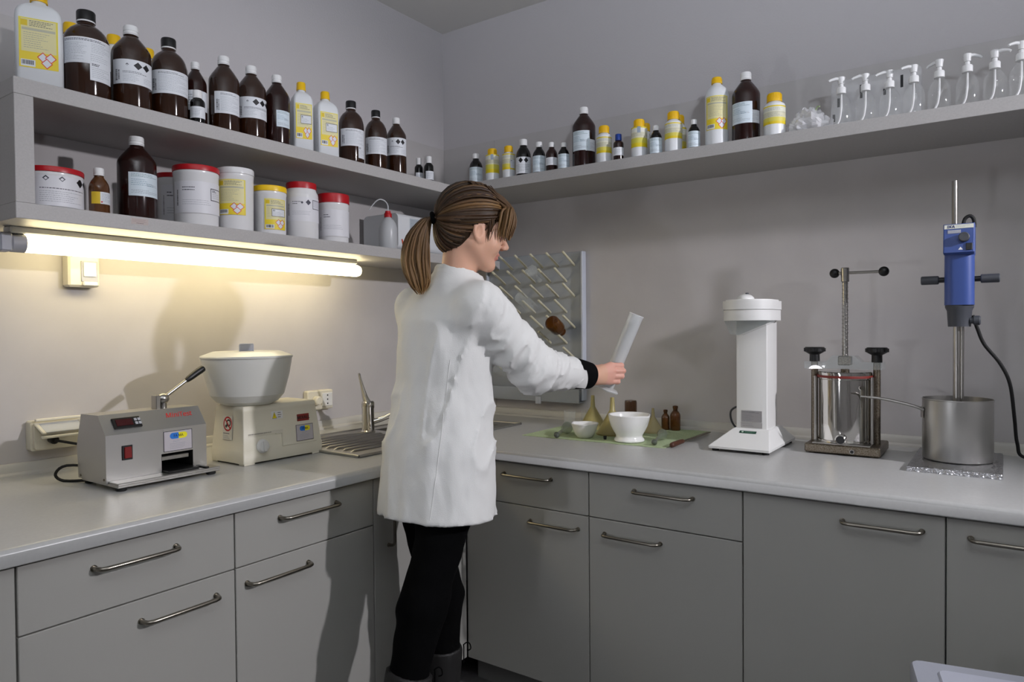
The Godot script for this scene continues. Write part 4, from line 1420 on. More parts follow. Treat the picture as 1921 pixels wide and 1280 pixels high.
func build_bowl_machine() -> void:
	var at := Vector3(0.39, BENCH, 1.40)
	var o := thing("bowl_mixer", "cream bench machine carrying a large lidded white bowl", "machine", at)
	var s := mb()
	ring_loft(s, [rect_ring(-0.090, 0.090, -0.158, 0.157, 0.006), rect_ring(-0.092, 0.0915, -0.159, 0.158, 0.044), rect_ring(-0.091, 0.0895, -0.157, 0.156, 0.0455), rect_ring(-0.076, 0.0785, -0.141, 0.149, 0.172), rect_ring(-0.0765, 0.0790, -0.1415, 0.1495, 0.1735), rect_ring(-0.075, 0.0770, -0.139, 0.148, 0.187), rect_ring(-0.071, 0.073, -0.135, 0.144, 0.190)], true, true, true)
	var body := part(s, "housing", "cream_plastic", o)
	for q in [[-0.075, 0.135], [0.075, 0.135], [-0.075, -0.135], [0.075, -0.135]]:
		s = mb()
		box2(s, Vector3(q[0] - 0.015, 0.0003, q[1] - 0.02), Vector3(q[0] + 0.015, 0.0058, q[1] + 0.02), 0.001)
		part(s, "foot", "cream_plastic", o)
	# front face leans back slightly: x falls from 0.0895 to 0.0785
	var up := Vector3(-0.086, 0.996, 0).normalized()
	var fx := func(y: float, z: float, off := 0.0004) -> Vector3:
		return Vector3(0.0895 - (y - 0.0455) * 0.0870 + off, y, z)
	var right := Vector3(0, 0, -1)
	flat_label("warning", "warning_sign", body, fx.call(0.152, 0.022), right, up, 0.044, 0.026)
	s = mb()
	box(s, fx.call(0.133, -0.083), Vector3(0.003, 0.024, 0.050), 0.0008, Basis(Vector3(0, 0, 1), 0.086))
	var pl := part(s, "red_name_plate", "print_red_plate", body)
	text("MIXALL", 0.011, "print_dark", pl, Transform3D(Basis(right, up, right.cross(up)), fx.call(0.133, -0.083, 0.0021)), "lettering", 0.0006, true)
	flat_label("capsule", "maker_plate", body, fx.call(0.081, -0.086), right, up, 0.072, 0.056)
	text("FA", 0.007, "print_dark", body, Transform3D(Basis(right, up, right.cross(up)), fx.call(0.0955, -0.0800, 0.0015)), "lettering", 0.0004)
	text("MA", 0.007, "print_dark", body, Transform3D(Basis(right, up, right.cross(up)), fx.call(0.0945, -0.0935, 0.0015)), "lettering", 0.0004)
	flat_label("scale", "printed_scale", body, fx.call(0.097, 0.070), right, up, 0.135, 0.010)
	# raised frame round the lower control field
	s = mb()
	box(s, fx.call(0.068, 0.008, 0.0012), Vector3(0.003, 0.046, 0.003), 0.0006, Basis(Vector3(0, 0, 1), 0.086))
	box(s, fx.call(0.0905, 0.020, 0.0012), Vector3(0.003, 0.003, 0.026), 0.0006, Basis(Vector3(0, 0, 1), 0.086))
	box(s, fx.call(0.0465, -0.062, 0.0012), Vector3(0.003, 0.003, 0.142), 0.0006, Basis(Vector3(0, 0, 1), 0.086))
	part(s, "panel_ridge", "cream_plastic", body)
	var kb := Transform3D(Basis(Vector3(0, 0, 1), -PI / 2 + 0.086), fx.call(0.056, 0.086))
	s = mb()
	lathe(s, [[0, 0], [0.023, 0], [0.0225, 0.004], [0.0195, 0.007], [0.018, 0.012], [0, 0.012]], 28, kb)
	var kn := part(s, "dial", "white_plastic", o)
	s = mb()
	box(s, kb * Vector3(0, 0.016, 0), Vector3(0.009, 0.036, 0.011), 0.002, Basis(Vector3(0, 0, 1), 0.086))
	part(s, "dial_grip", "white_plastic", kn)
	flat_label("prohibit", "prohibition_sign", body, Vector3(-0.0, 0.118, 0.1535), Vector3(1, 0, 0), Vector3(0, 0.998, -0.055), 0.052, 0.078)
	# bowl and lid
	var c := Vector3(0.0, 0.0, 0.078)
	s = mb()
	lathe(s, [[0, 0.1905], [0.078, 0.1905], [0.100, 0.202], [0.112, 0.217], [0.118, 0.224], [0.136, 0.292], [0.1425, 0.330], [0.144, 0.345], [0, 0.345]], 56, Transform3D(Basis.IDENTITY, c), 0.35)
	part(s, "bowl", "bowl_plastic", o)
	s = mb()
	lathe(s, [[0.140, 0.3455], [0.1465, 0.3455], [0.1475, 0.350], [0.145, 0.3535], [0.112, 0.366], [0.106, 0.3675], [0, 0.3675]], 56, Transform3D(Basis.IDENTITY, c), 0.25)
	var lid := part(s, "lid", "bowl_plastic", o)
	s = mb()
	var h0 := c + Vector3(0.0, 0.367, 0.012)
	tube(s, [h0 + Vector3(0, 0, 0.016), h0 + Vector3(0, 0.022, 0.016), h0 + Vector3(0, 0.024, 0.014), h0 + Vector3(0, 0.024, -0.034), h0 + Vector3(0, 0.022, -0.036), h0 + Vector3(0, 0, -0.036)], 0.0022, 8)
	box(s, h0 + Vector3(0, 0.012, -0.01), Vector3(0.0015, 0.022, 0.048), 0.0004)
	part(s, "lid_handle", "pale_grey_plastic", lid)

# ------------------------------------------------------------------ sink with drainer and tap
func build_sink() -> void:
	var y := BENCH
	var o := thing("sink_unit", "inset stainless steel sink with ribbed drainer beside the bowl machine", "sink", Vector3(0.435, y, 0.76))
	var s := mb()
	# rim and drainer plate round the basin opening
	var x0 := -0.245
	var x1 := 0.245
	for q in [[x0, x1, 0.012, 0.49], [x0, -0.185, -0.415, 0.012], [0.175, x1, -0.415, 0.012], [x0, x1, -0.482, -0.415]]:
		box2(s, Vector3(q[0], 0.0003, q[2]), Vector3(q[1], 0.0048, q[3]), 0.0)
	# raised outer bead
	tube(s, [Vector3(x0, 0.005, 0.49), Vector3(x1, 0.005, 0.49)], 0.0055, 10)
	tube(s, [Vector3(x1, 0.005, 0.49), Vector3(x1, 0.005, -0.482)], 0.0055, 10)
	tube(s, [Vector3(x0, 0.005, 0.49), Vector3(x0, 0.005, -0.482)], 0.0055, 10)
	tube(s, [Vector3(x0, 0.005, -0.482), Vector3(x1, 0.005, -0.482)], 0.0055, 10)
	part(s, "rim_plate", "brushed_steel", o)
	for k in 8:
		s = mb()
		var x := -0.16 + k * 0.045
		tube(s, [Vector3(x, 0.002, 0.07), Vector3(x, 0.006, 0.085), Vector3(x, 0.007, 0.43), Vector3(x, 0.002, 0.447)], [0.003, 0.006, 0.006, 0.003], 8)
		part(s, "drainer_rib", "steel", o)
	s = mb()
	for q in [[Vector3(-0.189, -0.16, -0.419), Vector3(-0.185, 0.0003, 0.012)], [Vector3(0.171, -0.16, -0.419), Vector3(0.175, 0.0003, 0.012)], [Vector3(-0.185, -0.16, -0.419), Vector3(0.171, 0.0003, -0.415)], [Vector3(-0.185, -0.16, 0.008), Vector3(0.171, 0.0003, -0.0)], [Vector3(-0.189, -0.164, -0.419), Vector3(0.175, -0.16, 0.012)]]:
		box2(s, q[0], q[1], 0.0)
	part(s, "basin", "brushed_steel", o)
	var t := thing("mixer_tap", "chrome single-lever mixer tap with raised lever behind the sink", "tap", Vector3(0.287, y + 0.0052, 0.838))
	s = mb()
	lathe(s, [[0, 0], [0.030, 0], [0.030, 0.006], [0.026, 0.010], [0.025, 0.10], [0.027, 0.105], [0.027, 0.126], [0.022, 0.132], [0, 0.134]], 28)
	part(s, "body", "chrome", t)
	s = mb()
	tube(s, curve_points([Vector3(0.0, 0.128, 0.004), Vector3(0.004, 0.150, 0.020), Vector3(0.008, 0.185, 0.036), Vector3(0.012, 0.225, 0.052), Vector3(0.013, 0.252, 0.060)], 14), [0.019, 0.0185, 0.0175, 0.016, 0.0145, 0.013, 0.0115, 0.010, 0.0088, 0.0078, 0.007, 0.0068, 0.0066, 0.005], 14, true, Vector2(1.0, 0.7))
	part(s, "lever", "chrome", t)
	s = mb()
	tube(s, curve_points([Vector3(0.015, 0.045, -0.018), Vector3(0.05, 0.062, -0.06), Vector3(0.095, 0.10, -0.13), Vector3(0.13, 0.118, -0.185), Vector3(0.142, 0.112, -0.20)], 16), [0.012, 0.0115, 0.011, 0.0105, 0.0105, 0.010, 0.010, 0.010, 0.010, 0.010, 0.010, 0.010, 0.010, 0.010, 0.010, 0.010], 14)
	part(s, "spout", "chrome", t)

# ------------------------------------------------------------------ drying rack on the back wall
func build_drying_rack() -> void:
	var o := thing("drying_rack", "grey pegboard drying rack for glassware on the back wall", "rack", Vector3(0.59, 0.985, 0.0105))
	var s := mb()
	box2(s, Vector3(-0.27, 0.06, 0.0), Vector3(0.27, 0.708, 0.018), 0.002)
	part(s, "back_panel", "rack_grey", o)
	for sx in [-1, 1]:
		s = mb()
		box2(s, Vector3(sx * 0.271, 0.012, 0.0), Vector3(sx * 0.282, 0.708, 0.034), 0.002)
		part(s, "side_frame", "rack_frame", o)
	s = mb()
	box2(s, Vector3(-0.27, 0.004, 0.0), Vector3(0.27, 0.0595, 0.006), 0.001)
	box2(s, Vector3(-0.27, 0.0, 0.006), Vector3(0.27, 0.006, 0.052), 0.001)
	box2(s, Vector3(-0.27, 0.006, 0.047), Vector3(0.27, 0.064, 0.052), 0.001)
	var tr := part(s, "drip_tray", "rack_grey", o)
	s = mb()
	box2(s, Vector3(0.03, -0.012, 0.0525), Vector3(0.062, 0.022, 0.056), 0.001)
	cyl(s, Vector3(0.046, 0.005, 0.0562), Vector3(0.046, 0.005, 0.058), 0.005, 12)
	part(s, "mounting_clip", "rack_frame", tr)
	for j in 8:
		var y := 0.645 - 0.073 * j
		for i in 6:
			var x := 0.230 - 0.089 * i - (0.0445 if j % 2 == 1 else 0.0)
			if x < -0.25:
				continue
			s = mb()
			tube(s, [Vector3(x, y, 0.016), Vector3(x, y + 0.054, 0.122), Vector3(x, y + 0.056, 0.126)], [0.0056, 0.0056, 0.0038], 8)
			part(s, "peg", "peg_plastic", o)
	# vessels hung upside down on pegs
	var dirv := Vector3(0, -0.454, -0.891)
	var put := func(p: Vector3) -> Transform3D:
		return Transform3D(basis_y(dirv), p)
	var b := thing("small_bottle", "amber glass bottle hung to dry on the rack", "bottle", Vector3(0.772, 1.355, 0.140))
	s = mb()
	lathe(s, scaled([[0, -0.002], [0.022, 0.0], [0.0245, 0.004], [0.0245, 0.046], [0.021, 0.053], [0.0135, 0.058], [0.0125, 0.070], [0.0145, 0.071], [0.0145, 0.075], [0.011, 0.075], [0.010, 0.058], [0.021, 0.048], [0.021, 0.006], [0, 0.004]], 1.42, 1.42), 28, put.call(Vector3(0, 0.010, 0.020)), 0.8)
	part(s, "body", "amber_thin", b)
	var fl := thing("glass_flask", "clear round flask hung near the top of the drying rack", "flask", Vector3(0.658, 1.615, 0.170))
	s = mb()
	lathe(s, [[0, -0.004], [0.016, 0.0], [0.026, 0.010], [0.030, 0.024], [0.026, 0.040], [0.014, 0.052], [0.010, 0.060], [0.010, 0.105], [0.013, 0.108]], 26, put.call(Vector3.ZERO), 0.9)
	part(s, "bulb", "flask_glass", fl)
	fl = thing("glass_flask", "clear tall cylinder hung below the round flask on the drying rack", "flask", Vector3(0.615, 1.485, 0.185))
	s = mb()
	lathe(s, [[0, 0.0], [0.026, 0.0], [0.028, 0.004], [0.028, 0.12], [0.030, 0.124]], 26, put.call(Vector3.ZERO), 0.9)
	part(s, "wall", "flask_glass", fl)
	fl = thing("glass_flask", "clear wide beaker hung low on the drying rack behind the person", "flask", Vector3(0.44, 1.18, 0.185))
	s = mb()
	lathe(s, [[0, 0.0], [0.030, 0.0], [0.033, 0.005], [0.033, 0.11], [0.036, 0.114]], 26, put.call(Vector3.ZERO), 0.9)
	part(s, "wall", "flask_glass", fl)

# ------------------------------------------------------------------ cloth, mortars, funnels, small glass
func build_bench_glass() -> void:
	var y := BENCH + 0.0003
	var cloth := thing("cloth_mat", "thin green cloth spread on the bench under the mortars", "cloth", Vector3(1.17, y, 0.30))
	var s := mb()
	var nz := FastNoiseLite.new()
	nz.seed = 3
	nz.frequency = 3.0
	var g := []
	for i in 31:
		var row := []
		for j in 25:
			var x := -0.305 + 0.61 * i / 30.0
			var z := -0.245 + 0.475 * j / 24.0
			var e := 0.004 * nz.get_noise_2d(x * 6, z * 6)
			row.append(Vector3(x + (e * 2 if j == 0 or j == 24 else 0.0), 0.0016, z + e * 2 + x * 0.03 * -1.0))
		g.append(row)
	for i in 30:
		for j in 24:
			quad(s, g[i][j], g[i + 1][j], g[i + 1][j + 1], g[i][j + 1], Vector3.UP)
	for i in 30:
		for j in [0, 24]:
			quad(s, g[i][j], g[i + 1][j], g[i + 1][j] * Vector3(1, 0, 1), g[i][j] * Vector3(1, 0, 1), Vector3(0, 0, -1 if j == 0 else 1))
	for j in 24:
		for i in [0, 30]:
			quad(s, g[i][j], g[i][j + 1], g[i][j + 1] * Vector3(1, 0, 1), g[i][j] * Vector3(1, 0, 1), Vector3(-1 if i == 0 else 1, 0, 0))
	part(s, "weave", "green_cloth", cloth)
	y += 0.0018
	mortar("large white porcelain mortar with foot and pouring lip on the green cloth", Vector3(1.30, y, 0.45), 0.080, 0.104, 0.058, true)
	mortar("small white porcelain mortar with pouring lip beside the large mortar", Vector3(1.112, y, 0.46), 0.054, 0.058, 0.030, false)
	funnel("yellowed plastic funnel upside down nearest the drying rack", Vector3(1.015, y, 0.215), 0.062, 0.142, "funnel_plastic")
	funnel("yellowed plastic funnel upside down behind the large mortar", Vector3(1.165, y, 0.325), 0.066, 0.150, "funnel_plastic")
	funnel("small pale plastic funnel upside down beside the large mortar lip", Vector3(1.283, y, 0.190), 0.044, 0.100, "funnel_pale")
	# amber bottles without caps
	var o := thing("small_bottle", "amber jar standing inverted behind the large mortar", "bottle", Vector3(1.137, y, 0.095))
	s = mb()
	lathe(s, [[0, 0.0], [0.017, 0.0], [0.018, 0.012], [0.025, 0.022], [0.0265, 0.030], [0.0265, 0.110], [0.024, 0.1165], [0.010, 0.118], [0, 0.1165]], 28, Transform3D.IDENTITY, 0.8)
	part(s, "body", "amber_thin", o)
	open_bottle("shorter uncapped amber bottle standing by the upstand on the green cloth", Vector3(1.295, y, 0.088), 0.0175, 0.084)
	open_bottle("taller uncapped amber bottle standing by the upstand on the green cloth", Vector3(1.338, y, 0.086), 0.0215, 0.103)
	for q in [["clear glass tumbler near the sink on the green cloth", Vector3(0.905, y, 0.225), 0.026, 0.070], ["clear glass tumbler between its twin and the funnels", Vector3(0.945, y, 0.145), 0.026, 0.068]]:
		var tb := thing("glass_tumbler", q[0], "glass", q[1], 0.0, "clear glass tumblers by the upstand")
		s = mb()
		lathe(s, [[0, 0.001], [q[2] * 0.9, 0.0], [q[2], 0.004], [q[2], q[3]], [q[2] - 0.0016, q[3]], [q[2] - 0.0018, 0.006], [0, 0.006]], 28)
		part(s, "wall", "clear_glass", tb)
	pestle("glass pestle lying end-on beside the small mortar", Vector3(1.028, y, 0.535), Vector3(1.000, y, 0.405), 0.0125, 0.024)
	pestle("glass pestle lying beside the wooden-handled spatula", Vector3(1.420, y, 0.490), Vector3(1.392, y, 0.350), 0.0115, 0.021)
	var st := thing("rubber_stopper", "tiny black rubber stopper on the cloth between the mortars", "stopper", Vector3(1.203, y, 0.462))
	s = mb()
	lathe(s, [[0, 0], [0.0055, 0], [0.0068, 0.012], [0.006, 0.0135], [0, 0.0135]], 16)
	part(s, "plug", "black_rubber", st)
	var k := thing("spatula", "steel spatula with brown wooden handle lying on the cloth edge", "spatula", Vector3(1.490, y, 0.45))
	s = mb()
	tube(s, curve_points([Vector3(0.004, 0.009, 0.058), Vector3(0.004, 0.010, 0.04), Vector3(0.003, 0.010, -0.03), Vector3(0.002, 0.008, -0.062)], 12), [0.004, 0.0085, 0.0092, 0.0095, 0.0096, 0.0094, 0.009, 0.0086, 0.0082, 0.008, 0.007, 0.005], 14)
	part(s, "handle", "wood_handle", k)
	s = mb()
	box2(s, Vector3(-0.007, 0.006, -0.34), Vector3(0.009, 0.0078, -0.055), 0.0006)
	part(s, "blade", "old_steel", k)

func mortar(label: String, at: Vector3, r: float, h: float, foot: float, footed: bool) -> void:
	var o := thing("mortar", label, "mortar", at, 0.0, "white porcelain mortars")
	var prof: Array
	if footed:
		prof = [[0, 0.003], [foot * 0.82, 0.0], [foot * 0.98, 0.002], [foot, 0.006], [foot * 0.97, 0.011], [foot * 0.86, 0.018], [foot * 0.88, 0.026], [r * 0.76, 0.042], [r * 0.87, 0.060], [r * 0.95, 0.082], [r * 0.985, h - 0.006], [r, h - 0.003], [r * 0.99, h], [r * 0.93, h - 0.001], [r * 0.90, h - 0.010], [r * 0.82, h * 0.62], [r * 0.66, h * 0.38], [r * 0.40, h * 0.24], [0, h * 0.2]]
	else:
		prof = [[0, 0.002], [foot * 0.9, 0.0], [foot, 0.003], [r * 0.70, h * 0.22], [r * 0.84, h * 0.48], [r * 0.93, h * 0.75], [r * 0.98, h - 0.006], [r * 1.02, h - 0.003], [r * 1.0, h], [r * 0.93, h - 0.002], [r * 0.84, h * 0.6], [r * 0.6, h * 0.28], [r * 0.3, h * 0.16], [0, h * 0.14]]
	# lathe by hand so that the rim can be drawn out into a lip
	var segs := 48
	var dirl := deg_to_rad(75.0 if footed else -105.0)
	var rings := []
	for p in prof:
		var ring := []
		for q in segs:
			var a := TAU * q / segs
			var dev := absf(wrapf(a - dirl, -PI, PI))
			var lip: float = exp(-dev * dev / 0.045) * smoothstep(h * 0.55, h, p[1]) * r * 0.22
			ring.append(Vector3(sin(a), 0, cos(a)) * (p[0] + (lip if p[0] > r * 0.7 else 0.0)) + Vector3.UP * p[1])
		rings.append(ring)
	var s := mb()
	s.set_smooth_group(1)
	for i in rings.size() - 1:
		var d := Vector2(prof[i + 1][0] - prof[i][0], prof[i + 1][1] - prof[i][1])
		for q in segs:
			var a := TAU * (q + 0.5) / segs
			var n := Vector3(sin(a), 0, cos(a)) * d.y + Vector3.UP * -d.x
			quad(s, rings[i][q], rings[i][(q + 1) % segs], rings[i + 1][(q + 1) % segs], rings[i + 1][q], n)
	part(s, "bowl", "porcelain", o)

func funnel(label: String, at: Vector3, r: float, h: float, material: String) -> void:
	var o := thing("funnel", label, "funnel", at, 0.0, "plastic funnels standing upside down")
	var s := mb()
	lathe(s, [[r * 0.97, 0.0], [r, 0.0], [r, 0.006], [r * 0.93, 0.010], [r * 0.30, h * 0.56], [r * 0.17, h * 0.66], [r * 0.12, h], [r * 0.09, h], [r * 0.13, h * 0.66], [r * 0.26, h * 0.55], [r * 0.90, 0.008], [r * 0.97, 0.0]], 32, Transform3D.IDENTITY, 0.7)
	part(s, "cone", material, o)

func open_bottle(label: String, at: Vector3, r: float, h: float) -> void:
	var o := thing("small_bottle", label, "bottle", at, 0.0, "uncapped amber bottles by the upstand")
	var s := mb()
	lathe(s, [[0, 0.001], [r * 0.92, 0], [r, 0.003], [r, h * 0.60], [r * 0.93, h * 0.67], [r * 0.66, h * 0.755], [r * 0.45, h * 0.80], [r * 0.43, h * 0.88], [r * 0.52, h * 0.89], [r * 0.52, h * 0.99], [r * 0.46, h], [r * 0.34, h], [r * 0.34, h * 0.80], [0, h * 0.78]], 26, Transform3D.IDENTITY, 0.7)
	part(s, "body", "amber_thin", o)

func pestle(label: String, a: Vector3, b: Vector3, ra: float, rb: float) -> void:
	var o := thing("glass_pestle", label, "pestle", a, 0.0, "glass pestles lying on the cloth")
	var d := b - a
	var l := d.length()
	d += Vector3.UP * (rb - ra)
	var xf := Transform3D(basis_y(d), Vector3.UP * (ra + 0.0003))
	var s := mb()
	lathe(s, [[0, -ra], [ra * 0.7, -ra * 0.7], [ra, 0], [ra * 0.75, ra * 0.8], [ra * 0.62, ra * 1.4], [ra * 0.60, l * 0.6], [rb * 0.6, l * 0.72], [rb * 0.92, l - rb * 0.5], [rb, l], [rb * 0.75, l + rb * 0.6], [rb * 0.4, l + rb * 0.85], [0, l + rb * 0.92]], 24, xf, 1.2)
	part(s, "rod", "pestle_glass", o)
	s = mb()
	sphere(s, Vector3.UP * (ra + 0.0003), Vector3.ONE * ra * 0.93, 16, 10)
	part(s, "knob_end", "pestle_end", o)

# ------------------------------------------------------------------ white column device
func build_column_device() -> void:
	var o := thing("column_mixer", "white column device with pyramid foot and rounded head on the bench", "machine", Vector3(1.722, BENCH, 0.30))
	var s := mb()
	ring_loft(s, [rect_ring(-0.103, 0.106, -0.17, 0.178, 0.010), rect_ring(-0.104, 0.107, -0.171, 0.179, 0.018), rect_ring(-0.046, 0.082, -0.075, 0.086, 0.072), rect_ring(-0.040, 0.076, -0.07, 0.081, 0.0745)], true, true, false)
	var foot := part(s, "foot_plinth", "white_plastic", o)
	for q in [[-0.085, 0.155], [0.088, 0.155], [-0.085, -0.15], [0.088, -0.15]]:
		s = mb()
		cyl(s, Vector3(q[0], 0.0003, q[1]), Vector3(q[0], 0.0098, q[1]), 0.012, 12)
		part(s, "rubber_foot", "black_rubber", foot)
	s = mb()
	prism(s, round_rect(0.054, 0.065, 0.004, 3), Vector3(0.018, 0.0745, 0.013), Vector3(1, 0, 0), Vector3(0, 0, 1), Vector3(0, 0.4, 0))
	var col := part(s, "column", "white_plastic", o)
	s = mb()
	for l in [[0.4575, 0.494, 0.0], [0.4955, 0.526, 0.002]]:
		prism(s, round_rect(0.084 + l[2], 0.125 + l[2], 0.078, 8), Vector3(0.012, l[0], 0.045), Vector3(1, 0, 0), Vector3(0, 0, 1), Vector3(0, l[1] - l[0], 0), 0.4)
	prism(s, round_rect(0.080, 0.121, 0.074, 8), Vector3(0.012, 0.494, 0.045), Vector3(1, 0, 0), Vector3(0, 0, 1), Vector3(0, 0.0015, 0), 0.4)
	prism(s, round_rect(0.078, 0.115, 0.072, 8), Vector3(0.012, 0.526, 0.045), Vector3(1, 0, 0), Vector3(0, 0, 1), Vector3(0, 0.005, 0), 0.4)
	var hd := part(s, "head", "white_plastic", o)
	s = mb()
	sphere(s, Vector3(0.0, 0.5315, 0.085), Vector3(0.030, 0.020, 0.034), 24, 12)
	part(s, "dome_cover", "white_plastic", hd)
	s = mb()
	cyl(s, Vector3(0.004, 0.548, 0.08), Vector3(0.004, 0.556, 0.08), 0.006, 12, 0.001)
	part(s, "button", "dark_grey_plastic", hd)
	# clear splash guard under the head
	s = mb()
	prism(s, PackedVector2Array([Vector2(-0.07, 0.0), Vector2(0.086, 0.0), Vector2(0.086, -0.006), Vector2(-0.02, -0.050), Vector2(-0.05, -0.046)]), Vector3(0.012, 0.4565, 0.0785), Vector3(1, 0, 0), Vector3(0, 1, 0), Vector3(0, 0, 0.060))
	part(s, "splash_guard", "perspex", hd)
	flat_label("plate", "rating_plate", col, Vector3(0.018, 0.118, 0.0782), Vector3(1, 0, 0), Vector3(0, 1, 0), 0.072, 0.040)
	flat_label("plate_two", "serial_plate", col, Vector3(0.018, 0.087, 0.0782), Vector3(1, 0, 0), Vector3(0, 1, 0), 0.074, 0.019)
	var slope := Vector3(0, 0.054, -0.093).normalized()
	flat_label("green_plate", "green_badge", foot, Vector3(0.012, 0.064, 0.1010), Vector3(1, 0, 0), slope, 0.058, 0.013)
	s = mb()
	tube(s, curve_points([Vector3(-0.033, 0.135, -0.03), Vector3(-0.07, 0.136, -0.05), Vector3(-0.11, 0.11, -0.09), Vector3(-0.115, 0.06, -0.13), Vector3(-0.09, 0.02, -0.17), Vector3(-0.05, 0.008, -0.205)], 26), 0.0038, 8)
	part(s, "power_cord", "dark_grey_plastic", o)

# ------------------------------------------------------------------ filter press
func build_filter_press() -> void:
	var c := Vector3(2.020, BENCH, 0.24)
	var o := thing("filter_press", "polished steel cylinder press with tall screw handle and black knobs", "machine", c)
	var s := mb()
	box2(s, Vector3(-0.112, 0.004, -0.105), Vector3(0.122, 0.034, 0.098), 0.004)
	for q in [[-0.09, 0.07], [0.1, 0.07], [-0.09, -0.08], [0.1, -0.08]]:
		cyl(s, Vector3(q[0], 0.0003, q[1]), Vector3(q[0], 0.005, q[1]), 0.012, 10)
	var base := part(s, "base_block", "old_steel", o)
	s = mb()
	cyl(s, Vector3(0.04, 0.018, 0.0975), Vector3(0.04, 0.018, 0.112), 0.008, 14)
	part(s, "drain_nipple", "chrome", base)
	s = mb()
	cyl(s, Vector3(0.04, 0.018, 0.1121), Vector3(0.04, 0.018, 0.1126), 0.0055, 14)
	part(s, "nipple_bore", "black_plastic", base)
	s = mb()
	box2(s, Vector3(-0.088, 0.0345, -0.09), Vector3(0.092, 0.0385, 0.096), 0.0015)
	part(s, "support_plate", "steel", o)
	for x in [-0.099, 0.099]:
		s = mb()
		cyl(s, Vector3(x, 0.034, 0), Vector3(x, 0.332, 0), 0.0115, 18)
		part(s, "post", "old_steel", o)
		s = mb()
		cyl(s, Vector3(x * 0.90, 0.0385, 0.034), Vector3(x * 0.90, 0.262, 0.034), 0.0055, 12)
		part(s, "tie_rod", "steel", o)
		s = mb()
		lathe(s, [[0, 0.3125], [0.017, 0.3125], [0.0165, 0.336], [0.030, 0.344], [0.0345, 0.347], [0.0345, 0.358], [0.031, 0.362], [0, 0.362]], 24, Transform3D(Basis.IDENTITY, Vector3(x, 0, 0)))
		for k in 12:
			var a := TAU * k / 12.0
			cyl(s, Vector3(x, 0.3465, 0) + Vector3(cos(a), 0, sin(a)) * 0.0335, Vector3(x, 0.3585, 0) + Vector3(cos(a), 0, sin(a)) * 0.0335, 0.003, 6)
		part(s, "clamp_knob", "black_plastic", o)
	s = mb()
	lathe(s, [[0, 0.039], [0.089, 0.039], [0.089, 0.044], [0.0835, 0.046], [0.0835, 0.252], [0.086, 0.254], [0.086, 0.258], [0, 0.258]], 56)
	part(s, "cylinder", "chrome", o)
	s = mb()
	lathe(s, [[0.07, 0.2583], [0.0885, 0.2583], [0.0890, 0.262], [0.0885, 0.2665], [0.07, 0.2665]], 48)
	part(s, "red_gasket", "red_rubber", o)
	s = mb()
	lathe(s, [[0, 0.2668], [0.086, 0.2668], [0.086, 0.276], [0.083, 0.279], [0, 0.279]], 48)
	part(s, "cylinder_lid", "chrome", o)
	s = mb()
	cyl(s, Vector3(0.004, 0.054, 0.080), Vector3(0.004, 0.054, 0.108), 0.0175, 20, 0.003)
	var outl := part(s, "outlet", "chrome", o)
	s = mb()
	cyl(s, Vector3(0.004, 0.054, 0.1081), Vector3(0.004, 0.054, 0.1087), 0.0135, 20)
	part(s, "outlet_bore", "black_plastic", outl)
	# perspex yoke
	s = mb()
	prism(s, PackedVector2Array([Vector2(-0.126, 0.288), Vector2(0.120, 0.288), Vector2(0.120, 0.3120), Vector2(0.055, 0.3120), Vector2(0.035, 0.333), Vector2(-0.035, 0.333), Vector2(-0.055, 0.3120), Vector2(-0.126, 0.3120)]), Vector3(0, 0, -0.035), Vector3(1, 0, 0), Vector3(0, 1, 0), Vector3(0, 0, 0.07), 0.2)
	part(s, "clear_yoke", "perspex", o)
	s = mb()
	cyl(s, Vector3(0, 0.2792, 0), Vector3(0, 0.288, 0), 0.014, 16)
	box2(s, Vector3(-0.02, 0.300, -0.02), Vector3(0.02, 0.332, 0.02), 0.003)
	part(s, "yoke_nut", "old_steel", o)
	s = mb()
	var pts := []
	cyl(s, Vector3(0, 0.30, 0), Vector3(0, 0.60, 0), 0.0092, 18)
	for k in 360:
		var a := TAU * k / 18.0
		pts.append(Vector3(cos(a) * 0.0094, 0.334 + k * 0.000725, sin(a) * 0.0094))
	tube(s, pts, 0.0013, 5)
	var scr := part(s, "threaded_screw", "steel", o)
	s = mb()
	cyl(s, Vector3(0, 0.588, 0), Vector3(0, 0.637, 0), 0.0135, 20, 0.002)
	part(s, "handle_hub", "steel", scr)
	s = mb()
	tube(s, [Vector3(-0.035, 0.620, -0.012), Vector3(0.118, 0.617, 0.020)], 0.0048, 12)
	part(s, "handle_bar", "steel", scr)
	for p in [Vector3(-0.036, 0.620, -0.012), Vector3(0.122, 0.617, 0.0205)]:
		s = mb()
		sphere(s, p, Vector3.ONE * 0.0165)
		part(s, "handle_ball", "black_plastic", scr)

